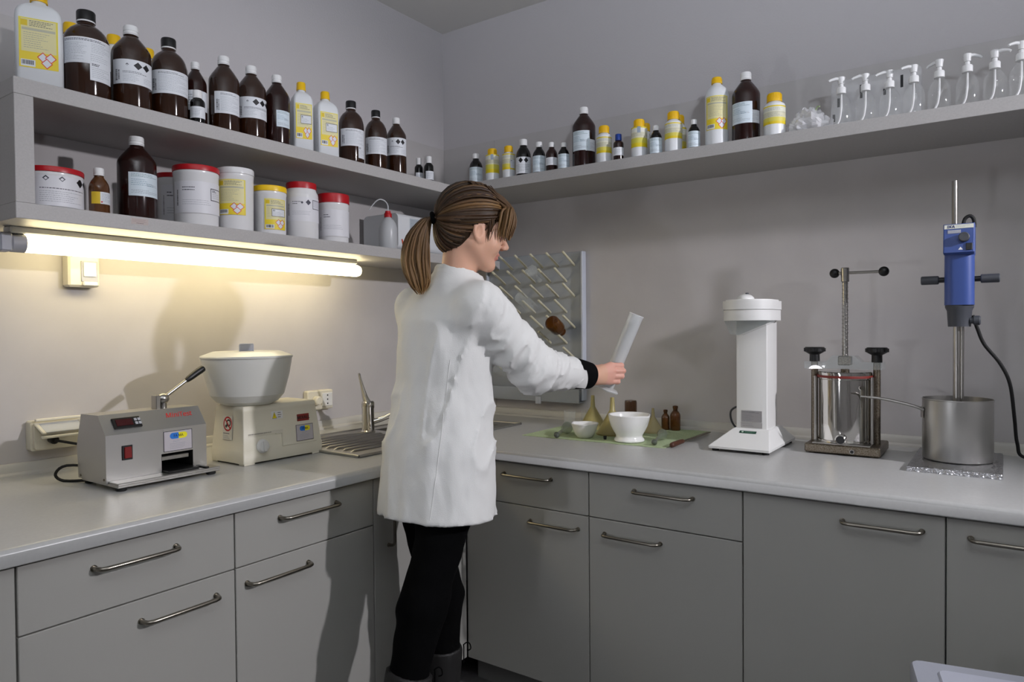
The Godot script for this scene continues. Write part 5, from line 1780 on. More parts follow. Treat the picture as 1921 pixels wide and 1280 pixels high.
# ------------------------------------------------------------------ stirrer, pot, foil board
func build_stirrer() -> void:
	var y := BENCH + 0.0003
	var f := thing("foil_board", "low board wrapped in crinkled aluminium foil under the steel pot", "board", Vector3(2.352, y, 0.295))
	var s := mb()
	var nz := FastNoiseLite.new()
	nz.seed = 21
	nz.frequency = 30.0
	var g := []
	for i in 37:
		var row := []
		for j in 45:
			var x := -0.117 + 0.234 * i / 36.0
			var z := -0.19 + 0.395 * j / 44.0
			var e := maxf(absf(x) / 0.117, absf(z - 0.0075) / 0.1975)
			var h := 0.0135 + 0.0016 * nz.get_noise_2d(x, z) + (0.004 * absf(nz.get_noise_2d(x * 2.2, z * 2.2)) if e > 0.86 else 0.0)
			if Vector2(x - 0.0, z + 0.005).length() < 0.106:
				h = 0.0128
			row.append(Vector3(x + 0.003 * nz.get_noise_2d(z * 3, x), h, z + 0.003 * nz.get_noise_2d(x * 3, z)))
		g.append(row)
	for i in 36:
		for j in 44:
			quad(s, g[i][j], g[i + 1][j], g[i + 1][j + 1], g[i][j + 1], Vector3.UP)
	for i in 36:
		for j in [0, 44]:
			quad(s, g[i][j], g[i + 1][j], g[i + 1][j] * Vector3(1.01, 0, 1.01), g[i][j] * Vector3(1.01, 0, 1.01), Vector3(0, 0, -1 if j == 0 else 1))
	for j in 44:
		for i in [0, 36]:
			quad(s, g[i][j], g[i][j + 1], g[i][j + 1] * Vector3(1.01, 0, 1.01), g[i][j] * Vector3(1.01, 0, 1.01), Vector3(-1 if i == 0 else 1, 0, 0))
	part(s, "foil_wrap", "foil", f)
	# pot
	var pc := Vector3(2.352, y + 0.0131, 0.29)
	var p := thing("saucepan", "brushed steel saucepan with wire loop handle under the blue stirrer", "pot", pc)
	s = mb()
	lathe(s, [[0, 0], [0.090, 0], [0.0945, 0.003], [0.096, 0.008], [0.096, 0.188], [0.0975, 0.190], [0.0975, 0.192], [0.0945, 0.192], [0.0945, 0.008], [0, 0.006]], 64)
	part(s, "body", "brushed_steel", p)
	s = mb()
	var hd := Vector3(-0.96, 0.0, 0.28).normalized()
	var side := Vector3(-hd.z, 0, hd.x)
	for sg in [-1, 1]:
		tube(s, curve_points([hd * 0.0965 + side * 0.018 * sg + Vector3(0, 0.155, 0), hd * 0.125 + side * 0.017 * sg + Vector3(0, 0.166, 0), hd * 0.18 + side * 0.012 * sg + Vector3(0, 0.180, 0), hd * 0.225 + side * 0.003 * sg + Vector3(0, 0.188, 0), hd * 0.250 + side * 0.001 * sg + Vector3(0, 0.190, 0)], 20), 0.0042, 8)
	tube(s, [hd * 0.248 + Vector3(0, 0.190, 0), hd * 0.275 + Vector3(0, 0.192, 0)], 0.003, 8)
	part(s, "wire_handle", "steel", p)
	s = mb()
	box(s, hd * 0.0975 + Vector3(0, 0.146, 0), Vector3(0.003, 0.034, 0.034), 0.001, Basis(hd, Vector3.UP, hd.cross(Vector3.UP)))
	part(s, "handle_bracket", "steel", p)
	# stirrer
	var o := thing("hand_stirrer", "blue laboratory stirrer with side grips standing in the steel saucepan", "stirrer", Vector3(2.357, y + 0.0131 + 0.0065, 0.30))
	var b := -(BENCH + 0.0199)
	s = mb()
	cyl(s, Vector3(-0.014, 1.62 + b, -0.022), Vector3(-0.014, 1.790 + b, -0.022), 0.0082, 18, 0.001)
	part(s, "support_rod", "steel", o)
	s = mb()
	prism(s, round_rect(0.0395, 0.040, 0.028, 7), Vector3(0, 1.398 + b, 0), Vector3(1, 0, 0), Vector3(0, 0, 1), Vector3(0, 0.242, 0), 0.5)
	# projecting control head, its face leaning up
	ring_loft(s, [rect_ring(-0.039, 0.0395, -0.04, 0.046, 1.553 + b, 0.003), rect_ring(-0.0405, 0.0405, -0.04, 0.056, 1.558 + b, 0.003), rect_ring(-0.0405, 0.0405, -0.04, 0.044, 1.646 + b, 0.003)], true, true, false)
	var body := part(s, "motor_housing", "blue_paint", o)
	var up := Vector3(0, 0.088, -0.012).normalized()
	var n := Vector3(1, 0, 0).cross(up)
	var face := func(yy: float) -> Vector3:
		return Vector3(0, yy + b, 0.056 - (yy - 1.558) * 0.1364)
	flat_label("strip", "name_strip", body, face.call(1.6375) + n * 0.0002, Vector3(1, 0, 0), up, 0.076, 0.0125)
	text("IKA", 0.0090, "print_blue", body, Transform3D(Basis(Vector3(1, 0, 0), up, n), face.call(1.6375) + n * 0.0013 + Vector3(-0.020, 0, 0)), "lettering", 0.0005, true)
	s = mb()
	box(s, face.call(1.622) + Vector3(-0.012, 0, 0), Vector3(0.034, 0.011, 0.002), 0.0005, Basis(Vector3(1, 0, 0), up, n))
	part(s, "grey_badge", "grey_plastic", body)
	s = mb()
	cyl(s, face.call(1.602) + Vector3(0.014, 0, 0), face.call(1.602) + Vector3(0.014, 0, 0) + n * 0.015, 0.0145, 22, 0.002)
	part(s, "speed_knob", "dark_grey_plastic", o)
	s = mb()
	box(s, face.call(1.574) + Vector3(0.027, 0, 0), Vector3(0.017, 0.021, 0.006), 0.001, Basis(Vector3(1, 0, 0), up, n))
	part(s, "power_switch", "black_plastic", o)
	s = mb()
	tri(s, face.call(1.5655) + n * 0.0006 + Vector3(-0.001, 0, 0), face.call(1.5655) + n * 0.0006 + Vector3(0.011, 0, 0), face.call(1.5745) + n * 0.0006 + Vector3(0.005, 0, 0), n)
	part(s, "white_mark", "cap_white", body)
	s = mb()
	lathe(s, [[0, 1.331 + b], [0.0305, 1.331 + b], [0.0335, 1.380 + b], [0.0385, 1.391 + b], [0.0385, 1.3978 + b], [0, 1.3978 + b]], 32)
	part(s, "coupling", "dark_grey_plastic", o)
	s = mb()
	cyl(s, Vector3(0.028, 1.350 + b, 0.01), Vector3(0.036, 1.350 + b, 0.01), 0.010, 16)
	cyl(s, Vector3(0.036, 1.350 + b, 0.01), Vector3(0.056, 1.350 + b, 0.01), 0.0145, 20, 0.003)
	part(s, "clamp_screw", "dark_grey_plastic", o)
	for sg in [-1, 1]:
		s = mb()
		cyl(s, Vector3(0.038 * sg, 1.478 + b, 0), Vector3(0.056 * sg, 1.478 + b, 0), 0.0085, 16)
		part(s, "grip_neck", "black_plastic", o)
		s = mb()
		cyl(s, Vector3(0.055 * sg, 1.478 + b, 0), Vector3(0.104 * sg, 1.478 + b, 0), 0.0135, 22, 0.002)
		part(s, "side_grip", "dark_grey_plastic", o)
	s = mb()
	cyl(s, Vector3(-0.006, 0.0006, 0), Vector3(-0.006, 1.3308 + b, 0), 0.0105, 20)
	cyl(s, Vector3(0.0075, 0.0006, 0.002), Vector3(0.0075, 1.3308 + b, 0.002), 0.0055, 16)
	part(s, "stirring_shaft", "steel", o)
	s = mb()
	tube(s, curve_points([Vector3(0.008, 1.640 + b, -0.02), Vector3(0.012, 1.666 + b, -0.022), Vector3(0.026, 1.676 + b, -0.024), Vector3(0.036, 1.664 + b, -0.028), Vector3(0.037, 1.640 + b, -0.03)], 16), 0.0055, 10)
	part(s, "cord_loop", "black_rubber", o)
	s = mb()
	tube(s, curve_points([Vector3(0.034, 1.365 + b, -0.020), Vector3(0.046, 1.325 + b, -0.03), Vector3(0.064, 1.275 + b, -0.04), Vector3(0.105, 1.215 + b, -0.05), Vector3(0.130, 1.150 + b, -0.07), Vector3(0.142, 1.040 + b, -0.13), Vector3(0.150, 0.955 + b, -0.17), Vector3(0.172, 0.9085 + b, -0.185), Vector3(0.30, 0.9070 + b, -0.19), Vector3(0.45, 0.9070 + b, -0.20)], 60), 0.0052, 10)
	part(s, "power_cord", "black_rubber", o)

# ------------------------------------------------------------------ things at the frame edge and the lamps behind the camera
func build_foreground() -> void:
	var o := thing("waste_bin", "pale grey plastic bin with recessed lid in front of the back-wall cabinets", "bin", Vector3(2.50, 0, 1.23), deg_to_rad(12))
	var s := mb()
	ring_loft(s, [rect_ring(-0.15, 0.15, -0.11, 0.11, 0.0008, 0.02), rect_ring(-0.165, 0.165, -0.125, 0.125, 0.565, 0.02)], true, true, true)
	part(s, "bucket", "grey_plastic", o)
	s = mb()
	ring_loft(s, [rect_ring(-0.172, 0.172, -0.132, 0.132, 0.566, 0.02), rect_ring(-0.172, 0.172, -0.132, 0.132, 0.596, 0.02), rect_ring(-0.168, 0.168, -0.128, 0.128, 0.602, 0.02)], true, true, true)
	var lid := part(s, "lid", "grey_plastic", o)
	s = mb()
	ring_loft(s, [rect_ring(-0.125, 0.125, -0.09, 0.09, 0.6022, 0.015), rect_ring(-0.122, 0.122, -0.087, 0.087, 0.6062, 0.015)], true, true, true)
	part(s, "lid_panel", "pale_grey_plastic", lid)

func studio_lamp(label: String, at: Vector3, aim: Vector3, energy: float, colour: Color, size: float, cone: float, soft: float) -> void:
	var o := thing("studio_lamp", label, "lamp", Vector3(at.x, 0, at.z))
	var d := (aim - at).normalized()
	var head := Vector3(0, at.y, 0)
	var s := mb()
	for k in 3:
		var a := TAU * k / 3.0 + 0.5
		tube(s, [Vector3(0, 0.35, 0), Vector3(cos(a) * 0.28, 0.012, sin(a) * 0.28)], 0.010, 8)
	part(s, "tripod_legs", "black_plastic", o)
	s = mb()
	cyl(s, Vector3(0, 0.30, 0) - d * 0.14 * Vector3(1, 0, 1), head - d * 0.14 - Vector3(0, 0.04, 0), 0.012, 10)
	part(s, "pole", "black_plastic", o)
	s = mb()
	var xf := Transform3D(basis_y(d), head - d * 0.22)
	lathe(s, [[0, 0], [0.05, 0.0], [0.055, 0.10], [size + 0.03, 0.215], [size + 0.025, 0.215], [0.05, 0.105], [0, 0.105]], 24, xf)
	part(s, "reflector", "black_plastic", o)
	s = mb()
	lathe(s, [[0, 0.196], [size, 0.196], [size, 0.200], [0, 0.200]], 24, xf)
	part(s, "glowing_diffuser", "studio_glow", o)
	var l := SpotLight3D.new()
	l.name = "studio_light"
	l.light_energy = energy
	l.light_color = colour
	l.light_size = size
	l.spot_angle = cone
	l.spot_angle_attenuation = soft
	l.spot_range = 12.0
	l.spot_attenuation = 2.0
	l.shadow_enabled = true
	o.add_child(l)
	l.position = head + d * 0.012
	l.look_at_from_position(o.position + l.position, o.position + l.position + d, Vector3.UP)

func build_studio_lamps() -> void:
	studio_lamp("photographic lamp on a tripod facing the sink wall", Vector3(4.25, 2.30, 0.90), Vector3(0.3, 0.86, 1.06), LAMP_KEY, Color(0.97, 0.96, 0.99), 0.05, 29.5, 0.75)
	studio_lamp("low photographic lamp on a tripod facing the back wall", Vector3(1.35, 1.0, 3.05), Vector3(1.9, 1.3, 0.0), LAMP_LOW, Color(0.95, 0.96, 1.0), 0.05, 30.0, 0.6)
	studio_lamp("photographic lamp on a tripod bounced off the ceiling behind the viewer", Vector3(3.2, 1.75, 3.4), Vector3(2.9, 2.9, 3.0), LAMP_BOUNCE, Color(0.92, 0.95, 1.0), 0.06, 70.0, 0.6)

# ------------------------------------------------------------------ smooth bodies: distance fields meshed as surface nets
func nets(field: Callable, lo: Vector3, hi: Vector3, cell: float) -> Array:
	var nx := int(ceil((hi.x - lo.x) / cell)) + 2
	var ny := int(ceil((hi.y - lo.y) / cell)) + 2
	var nz := int(ceil((hi.z - lo.z) / cell)) + 2
	var val := PackedFloat32Array()
	val.resize(nx * ny * nz)
	val.fill(1.0)
	var sx := 1
	var sy := nx
	var sz := nx * ny
	var B := 5
	var reach := B * cell * 0.5 * 1.732 * 1.4
	var active := []
	for bz in range(0, nz, B):
		for by in range(0, ny, B):
			for bx in range(0, nx, B):
				var d: float = field.call(lo + Vector3(bx + B * 0.5, by + B * 0.5, bz + B * 0.5) * cell)
				if d > reach:
					continue
				var inside := d < -reach
				for k in range(bz, mini(bz + B, nz)):
					for j in range(by, mini(by + B, ny)):
						var row := j * sy + k * sz
						for i in range(bx, mini(bx + B, nx)):
							val[row + i] = -1.0 if inside else field.call(lo + Vector3(i, j, k) * cell)
				if not inside:
					active.append(Vector3i(bx, by, bz))
	var vid := PackedInt32Array()
	vid.resize(nx * ny * nz)
	vid.fill(-1)
	var verts := PackedVector3Array()
	var cells := PackedInt32Array()
	var off := [0, sx, sy, sx + sy, sz, sx + sz, sy + sz, sx + sy + sz]
	var cor := [Vector3(0, 0, 0), Vector3(1, 0, 0), Vector3(0, 1, 0), Vector3(1, 1, 0), Vector3(0, 0, 1), Vector3(1, 0, 1), Vector3(0, 1, 1), Vector3(1, 1, 1)]
	var edges := [[0, 1], [2, 3], [4, 5], [6, 7], [0, 2], [1, 3], [4, 6], [5, 7], [0, 4], [1, 5], [2, 6], [3, 7]]
	for blk in active:
		for k in range(maxi(blk.z - 1, 0), mini(blk.z + B, nz - 1)):
			for j in range(maxi(blk.y - 1, 0), mini(blk.y + B, ny - 1)):
				for i in range(maxi(blk.x - 1, 0), mini(blk.x + B, nx - 1)):
					var id: int = i + j * sy + k * sz
					if vid[id] != -1:
						continue
					var neg := 0
					for q in 8:
						if val[id + off[q]] < 0.0:
							neg += 1
					if neg == 0 or neg == 8:
						continue
					var sum := Vector3.ZERO
					var n := 0
					for e in edges:
						var a := val[id + off[e[0]]]
						var b := val[id + off[e[1]]]
						if (a < 0.0) != (b < 0.0):
							sum += cor[e[0]].lerp(cor[e[1]], a / (a - b))
							n += 1
					vid[id] = verts.size()
					verts.append(lo + (Vector3(i, j, k) + sum / n) * cell)
					cells.append(id)
	var idx := PackedInt32Array()
	for id in cells:
		var a := val[id]
		for ax in 3:
			var d: int = [sx, sy, sz][ax]
			var u: int = [sy, sz, sx][ax]
			var w: int = [sz, sx, sy][ax]
			var b := val[id + d]
			if (a < 0.0) == (b < 0.0) or id < u + w:
				continue
			var q0 := vid[id]
			var q1 := vid[id - u]
			var q2 := vid[id - u - w]
			var q3 := vid[id - w]
			if q0 < 0 or q1 < 0 or q2 < 0 or q3 < 0:
				continue
			if a < 0.0:
				idx.append_array(PackedInt32Array([q0, q2, q1, q0, q3, q2]))
			else:
				idx.append_array(PackedInt32Array([q0, q1, q2, q0, q2, q3]))
	var nor := PackedVector3Array()
	nor.resize(verts.size())
	for t in range(0, idx.size(), 3):
		var a := verts[idx[t]]
		var b := verts[idx[t + 1]]
		var c := verts[idx[t + 2]]
		var n := (a - c).cross(a - b)
		nor[idx[t]] += n
		nor[idx[t + 1]] += n
		nor[idx[t + 2]] += n
	for t in nor.size():
		nor[t] = nor[t].normalized()
	return [verts, nor, idx]

func join_nets(sets: Array, paint = null) -> ArrayMesh:
	var v := PackedVector3Array()
	var n := PackedVector3Array()
	var ix := PackedInt32Array()
	for s in sets:
		var base := v.size()
		v.append_array(s[0])
		n.append_array(s[1])
		for q in s[2]:
			ix.append(q + base)
	var arr := []
	arr.resize(Mesh.ARRAY_MAX)
	arr[Mesh.ARRAY_VERTEX] = v
	arr[Mesh.ARRAY_NORMAL] = n
	arr[Mesh.ARRAY_INDEX] = ix
	if paint != null:
		var col := PackedColorArray()
		col.resize(v.size())
		for i in v.size():
			col[i] = paint.call(v[i])
		arr[Mesh.ARRAY_COLOR] = col
	var am := ArrayMesh.new()
	am.add_surface_from_arrays(Mesh.PRIMITIVE_TRIANGLES, arr)
	return am

func cap_d(p: Vector3, a: Vector3, b: Vector3, ra: float, rb: float) -> float:
	var ab := b - a
	var t := clampf((p - a).dot(ab) / ab.length_squared(), 0.0, 1.0)
	return p.distance_to(a + ab * t) - lerpf(ra, rb, t)

func ell_d(p: Vector3, r: Vector3) -> float:
	var k0 := (p / r).length()
	var k1 := (p / (r * r)).length()
	return k0 * (k0 - 1.0) / maxf(k1, 1e-5)

func smin(a: float, b: float, k: float) -> float:
	var h := maxf(k - absf(a - b), 0.0) / k
	return minf(a, b) - h * h * k * 0.25

# joints, in the room's metres
const J_NECK := Vector3(1.125, 1.468, 1.262)
const J_SHR := Vector3(1.250, 1.400, 1.303)
const J_SHL := Vector3(0.962, 1.405, 1.262)
const J_ELR := Vector3(1.325, 1.220, 1.141)
const J_WRR := Vector3(1.380, 1.181, 0.896)
const J_ELL := Vector3(0.918, 1.170, 1.165)
const J_WRL := Vector3(0.905, 1.035, 1.020)
const J_HIPR := Vector3(1.158, 0.90, 1.322)
const J_KNR := Vector3(1.122, 0.545, 1.418)
const J_ANR := Vector3(1.078, 0.11, 1.520)
const J_HIPL := Vector3(0.995, 0.90, 1.300)
const J_KNL := Vector3(1.040, 0.51, 1.245)
const J_ANL := Vector3(1.047, 0.11, 1.265)

# head axes: face, crown, right ear
var hf := Vector3(0.640, -0.150, -0.754).normalized()
var hu := Vector3.UP
var hs := Vector3.ZERO
var hc := Vector3(1.182, 1.637, 1.252)

func head_local(p: Vector3) -> Vector3:
	var d := p - hc
	return Vector3(d.dot(hf), d.dot(hu), d.dot(hs))

func head_world(l: Vector3) -> Vector3:
	return hc + hf * l.x + hu * l.y + hs * l.z

func head_field(p: Vector3) -> float:
	var q := head_local(p)
	var a := Vector3(q.x, q.y, absf(q.z))
	var d := ell_d(q - Vector3(-0.010, 0.028, 0), Vector3(0.092, 0.084, 0.072))
	d = smin(d, ell_d(q - Vector3(0.030, -0.030, 0), Vector3(0.060, 0.080, 0.058)), 0.03)
	d = smin(d, cap_d(a, Vector3(-0.002, -0.052, 0.050), Vector3(0.058, -0.104, 0.012), 0.016, 0.015), 0.03)
	d = smin(d, (q - Vector3(0.068, -0.108, 0)).length() - 0.0125, 0.02)
	# brow, lids, cheeks
	d = smin(d, cap_d(a, Vector3(0.080, 0.008, 0.010), Vector3(0.064, 0.008, 0.048), 0.010, 0.009), 0.014)
	d = smin(d, (a - Vector3(0.070, -0.013, 0.030)).length() - 0.0125, 0.008)
	d = smin(d, (a - Vector3(0.056, -0.046, 0.036)).length() - 0.020, 0.03)
	# nose
	d = smin(d, cap_d(q, Vector3(0.084, 0.000, 0), Vector3(0.108, -0.042, 0), 0.0065, 0.0095), 0.010)
	d = smin(d, (a - Vector3(0.098, -0.047, 0.009)).length() - 0.0072, 0.007)
	# lips
	d = smin(d, ell_d(a - Vector3(0.0815, -0.070, 0.006), Vector3(0.010, 0.0048, 0.018)), 0.006)
	d = smin(d, ell_d(a - Vector3(0.0785, -0.0805, 0.004), Vector3(0.010, 0.0055, 0.016)), 0.006)
	d = maxf(d, -(ell_d(q - Vector3(0.0905, -0.0755, 0), Vector3(0.009, 0.0014, 0.020))))
	# ears
	var e := a - Vector3(0.008, -0.022, 0.070)
	var ear := ell_d(Vector3(e.x * 0.95 + e.y * 0.25, e.y * 0.97 - e.x * 0.2, e.z - e.x * -0.35), Vector3(0.019, 0.031, 0.0075))
	ear = maxf(ear, -ell_d(e - Vector3(0.002, 0.003, 0.0075), Vector3(0.0115, 0.019, 0.0085)))
	d = smin(d, ear, 0.006)
	# neck
	d = smin(d, cap_d(p, head_world(Vector3(-0.028, -0.055, 0)), J_NECK + Vector3(0, -0.03, 0), 0.050, 0.054), 0.025)
	return d

func body_field(p: Vector3) -> float:
	# what lies under the clothes: trunk, arms and legs as one figure
	var d := cap_d(p, Vector3(1.11, 1.38, 1.272), Vector3(1.095, 0.98, 1.30), 0.075, 0.09)
	d = smin(d, cap_d(p, J_SHR, J_SHL, 0.05, 0.05), 0.05)
	d = smin(d, cap_d(p, J_SHR, J_ELR, 0.045, 0.036), 0.03)
	d = smin(d, cap_d(p, J_ELR, J_WRR, 0.036, 0.0255), 0.02)
	d = smin(d, cap_d(p, J_SHL, J_ELL, 0.045, 0.036), 0.03)
	d = smin(d, cap_d(p, J_ELL, J_WRL, 0.036, 0.0255), 0.02)
	for g in [[J_HIPR, J_KNR, J_ANR], [J_HIPL, J_KNL, J_ANL]]:
		d = smin(d, cap_d(p, g[0], g[1], 0.070, 0.048), 0.04)
		d = smin(d, cap_d(p, g[1], g[2], 0.046, 0.030), 0.03)
	return d

# right hand: five chains round the cylinder, roots inside the palm
var hand_r := []
var hand_l := []

func hand_field(p: Vector3, h: Array) -> float:
	var d := 1.0
	for c in h:
		var k: float = c[4]
		d = smin(d, cap_d(p, c[0], c[1], c[2], c[3]), k)
	return d

func make_hands() -> void:
	var R := Vector3(0.8175, -0.0081, -0.5759)
	var U := Vector3(-0.0038, 0.9998, -0.0195)
	var F := Vector3(-0.5758, -0.0177, -0.8174)
	var k0 := Vector3(1.418, 1.186, 0.830)
	hand_r.append([J_ELR.lerp(J_WRR, 0.6), J_WRR, 0.029, 0.0255, 0.02])
	# palm as a fan of metacarpals
	var kn := []
	for i in 4:
		kn.append(k0 + U * (0.0265 - 0.0175 * i) + R * [0.0, 0.003, 0.001, -0.005][i] + F * [0.004, 0.0, 0.001, 0.004][i])
	for i in 4:
		hand_r.append([J_WRR + U * (0.010 - 0.007 * i) + R * 0.012, kn[i], 0.0165, 0.0118, 0.016])
	var len1 := [0.040, 0.043, 0.040, 0.032]
	for i in 4:
		var a: Vector3 = kn[i]
		var b: Vector3 = a + (R * 0.93 + F * 0.36 + U * (-0.02)).normalized() * len1[i]
		var c: Vector3 = b + (F * 0.97 - R * 0.20).normalized() * (len1[i] * 0.66)
		var e: Vector3 = c + (-R * 0.92 + F * 0.18).normalized() * 0.020
		hand_r.append([a, b, 0.0102, 0.0092, 0.004])
		hand_r.append([b, c, 0.0092, 0.0083, 0.004])
		hand_r.append([c, e, 0.0083, 0.0070, 0.003])
	var t0 := J_WRR + R * 0.014 + U * 0.012 + F * 0.012
	var t1 := t0 + R * 0.010 + U * 0.010 + F * 0.036
	var t2 := t1 + R * 0.022 + U * 0.004 + F * 0.020
	var t3 := t2 + R * 0.022 - U * 0.004 - F * 0.002
	hand_r.append([t0, t1, 0.0150, 0.0115, 0.010])
	hand_r.append([t1, t2, 0.0112, 0.0098, 0.004])
	hand_r.append([t2, t3, 0.0098, 0.0080, 0.003])
	# left hand resting, slightly curled, on the bench edge
	var w := J_WRL
	var fw := Vector3(0.18, -0.62, -0.76).normalized()
	var sd := Vector3(1, 0, 0.1).normalized()
	var dn := fw.cross(sd).normalized()
	if dn.y > 0:
		dn = -dn
	hand_l.append([J_ELL.lerp(J_WRL, 0.6), w, 0.029, 0.0255, 0.02])
	for i in 4:
		var kk: Vector3 = w + fw * [0.078, 0.082, 0.078, 0.070][i] + sd * (0.027 - 0.0185 * i)
		hand_l.append([w + sd * (0.010 - 0.007 * i) + fw * 0.01, kk, 0.0160, 0.0112, 0.014])
		var f2 := (fw + dn * 0.35).normalized()
		var f3 := (fw + dn * 0.9).normalized()
		var q1: Vector3 = kk + f2 * [0.038, 0.042, 0.039, 0.031][i]
		var q2: Vector3 = q1 + f3 * [0.023, 0.026, 0.024, 0.018][i]
		var q3: Vector3 = q2 + (f3 + dn * 0.5).normalized() * 0.018
		hand_l.append([kk, q1, 0.0096, 0.0088, 0.004])
		hand_l.append([q1, q2, 0.0088, 0.0080, 0.003])
		hand_l.append([q2, q3, 0.0080, 0.0066, 0.003])
	var u0 := w + sd * 0.020 + fw * 0.018
	hand_l.append([u0, u0 + sd * 0.026 + fw * 0.026 + dn * 0.010, 0.0145, 0.0108, 0.010])
	hand_l.append([u0 + sd * 0.026 + fw * 0.026 + dn * 0.010, u0 + sd * 0.036 + fw * 0.055 + dn * 0.018, 0.0104, 0.0092, 0.004])
	hand_l.append([u0 + sd * 0.036 + fw * 0.055 + dn * 0.018, u0 + sd * 0.034 + fw * 0.078 + dn * 0.026, 0.0092, 0.0074, 0.003])

# ------------------------------------------------------------------ clothes
var fold := FastNoiseLite.new()
# height, middle x, middle z, half width, half depth
var coat_rows := [[0.70, 1.087, 1.335, 0.200, 0.138], [0.785, 1.089, 1.330, 0.197, 0.136], [0.88, 1.090, 1.321, 0.193, 0.134], [0.97, 1.092, 1.312, 0.186, 0.131], [1.08, 1.095, 1.300, 0.168, 0.124], [1.18, 1.098, 1.291, 0.157, 0.117], [1.28, 1.100, 1.286, 0.160, 0.117], [1.36, 1.104, 1.282, 0.166, 0.113], [1.42, 1.110, 1.275, 0.140, 0.092], [1.465, 1.120, 1.268, 0.095, 0.080], [1.50, 1.127, 1.262, 0.070, 0.068]]

func coat_row(y: float) -> Array:
	var i := 0
	while i < coat_rows.size() - 2 and coat_rows[i + 1][0] < y:
		i += 1
	var a: Array = coat_rows[i]
	var b: Array = coat_rows[i + 1]
	var t := clampf((y - a[0]) / (b[0] - a[0]), 0.0, 1.0)
	t = lerpf(t, smoothstep(0.0, 1.0, t), 0.35)
	return [lerpf(a[1], b[1], t), lerpf(a[2], b[2], t), lerpf(a[3], b[3], t), lerpf(a[4], b[4], t)]

func coat_field(p: Vector3) -> float:
	var r := coat_row(p.y)
	var q := Vector2((p.x - r[0]) / r[2], (p.z - r[1]) / r[3])
	var k := q.length()
	var d: float = (k - 1.0) * lerpf(r[3], r[2], clampf(q.x * q.x / maxf(k * k, 1e-4), 0.0, 1.0))
	d = maxf(d, p.y - 1.486 + (p.z - 1.262) * -0.25)
	# shoulders and sleeves
	d = smin(d, cap_d(p, J_NECK + Vector3(0.02, -0.035, 0.0), J_SHR + Vector3(-0.01, -0.012, 0), 0.060, 0.064), 0.05)
	d = smin(d, cap_d(p, J_NECK + Vector3(-0.02, -0.035, 0.0), J_SHL + Vector3(0.01, -0.012, 0), 0.060, 0.062), 0.05)
	var cuff := J_ELR.lerp(J_WRR, 0.66)
	var ar := cap_d(p, J_SHR, J_ELR + Vector3(-0.004, -0.006, 0.004), 0.072, 0.068)
	ar = smin(ar, cap_d(p, J_ELR + Vector3(0, -0.008, 0), cuff, 0.067, 0.050), 0.03)
	var al := cap_d(p, J_SHL, J_ELL, 0.068, 0.060)
	al = smin(al, cap_d(p, J_ELL, J_ELL.lerp(J_WRL, 0.85), 0.060, 0.047), 0.03)
	# cut the right sleeve square at the cuff
	var ax := (J_WRR - J_ELR).normalized()
	ar = maxf(ar, (p - cuff).dot(ax) - 0.004)
	# drapery: long folds down the body, tight ones round the elbow and armpit
	if d < 0.05 or ar < 0.05:
		var body_fold := fold.get_noise_3d(p.x * 13.0, p.y * 3.5 + p.x * 4.0, p.z * 13.0) * 0.0060
		body_fold += fold.get_noise_3d(p.x * 30.0, p.y * 12.0 - p.z * 14.0, p.z * 30.0) * 0.0016
		var ridge := fold.get_noise_3d(p.x * 5.5 + 3.0, p.y * 3.2 - p.x * 3.0 + p.z * 2.0, p.z * 5.5)
		body_fold -= pow(1.0 - absf(ridge), 7.0) * 0.0085
		d += body_fold * clampf((1.44 - p.y) * 6.0, 0.25, 1.0)
		var along := (p - J_SHR).dot((J_WRR - J_SHR).normalized())
		var pull := exp(-pow((p - J_ELR).length() / 0.16, 2.0)) + 0.8 * exp(-pow((p - (J_SHR + Vector3(0.0, -0.08, 0.0))).length() / 0.12, 2.0))
		ar += (0.0055 * fold.get_noise_3d(along * 34.0, p.y * 9.0 + p.x * 5.0, 3.0) + 0.002 * sin(along * 95.0 + p.y * 30.0) - 0.0075 * pow(1.0 - absf(fold.get_noise_3d(along * 15.0, p.y * 7.0 + p.x * 4.0, p.z * 3.0)), 6.0)) * clampf(pull + 0.35, 0.0, 1.2)
	d = smin(d, ar, 0.022)
	d = smin(d, al, 0.022)
	# turned-down collar round the neck
	var cq := p - (J_NECK + Vector3(0.003, 0.020, -0.004))
	var ca := Vector3(0.10, 0.95, -0.28).normalized()
	var ch := cq.dot(ca)
	var cr := (cq - ca * ch).length()
	d = smin(d, maxf(absf(cr - 0.066) - 0.0075, absf(ch) - 0.019) - 0.002, 0.010)
	# hem: the skirt of the coat is hollow
	if p.y < 0.90:
		d = maxf(d, -((k - 1.0) * r[3] + 0.020 + maxf(p.y - 0.85, 0.0)))
	return maxf(d, 0.787 + 0.012 * (p.x - 1.09) + 0.02 * absf(fold.get_noise_3d(p.x * 6.0, 0.0, p.z * 6.0)) * 0.4 - p.y)

func trouser_field(p: Vector3) -> float:
	var d := ell_d(p - Vector3(1.092, 0.90, 1.315), Vector3(0.158, 0.15, 0.108))
	var legs := 1.0
	for g in [[J_HIPR, J_KNR, J_ANR], [J_HIPL, J_KNL, J_ANL]]:
		var l := cap_d(p, g[0], g[1], 0.080, 0.064)
		l = smin(l, cap_d(p, g[1] + Vector3(0, 0, 0.006), g[1].lerp(g[2], 0.55), 0.063, 0.057), 0.04)
		legs = smin(legs, l, 0.02)
	d = smin(d, legs, 0.05)
	d += 0.004 * fold.get_noise_3d(p.x * 10.0, p.y * 14.0, p.z * 10.0)
	return d

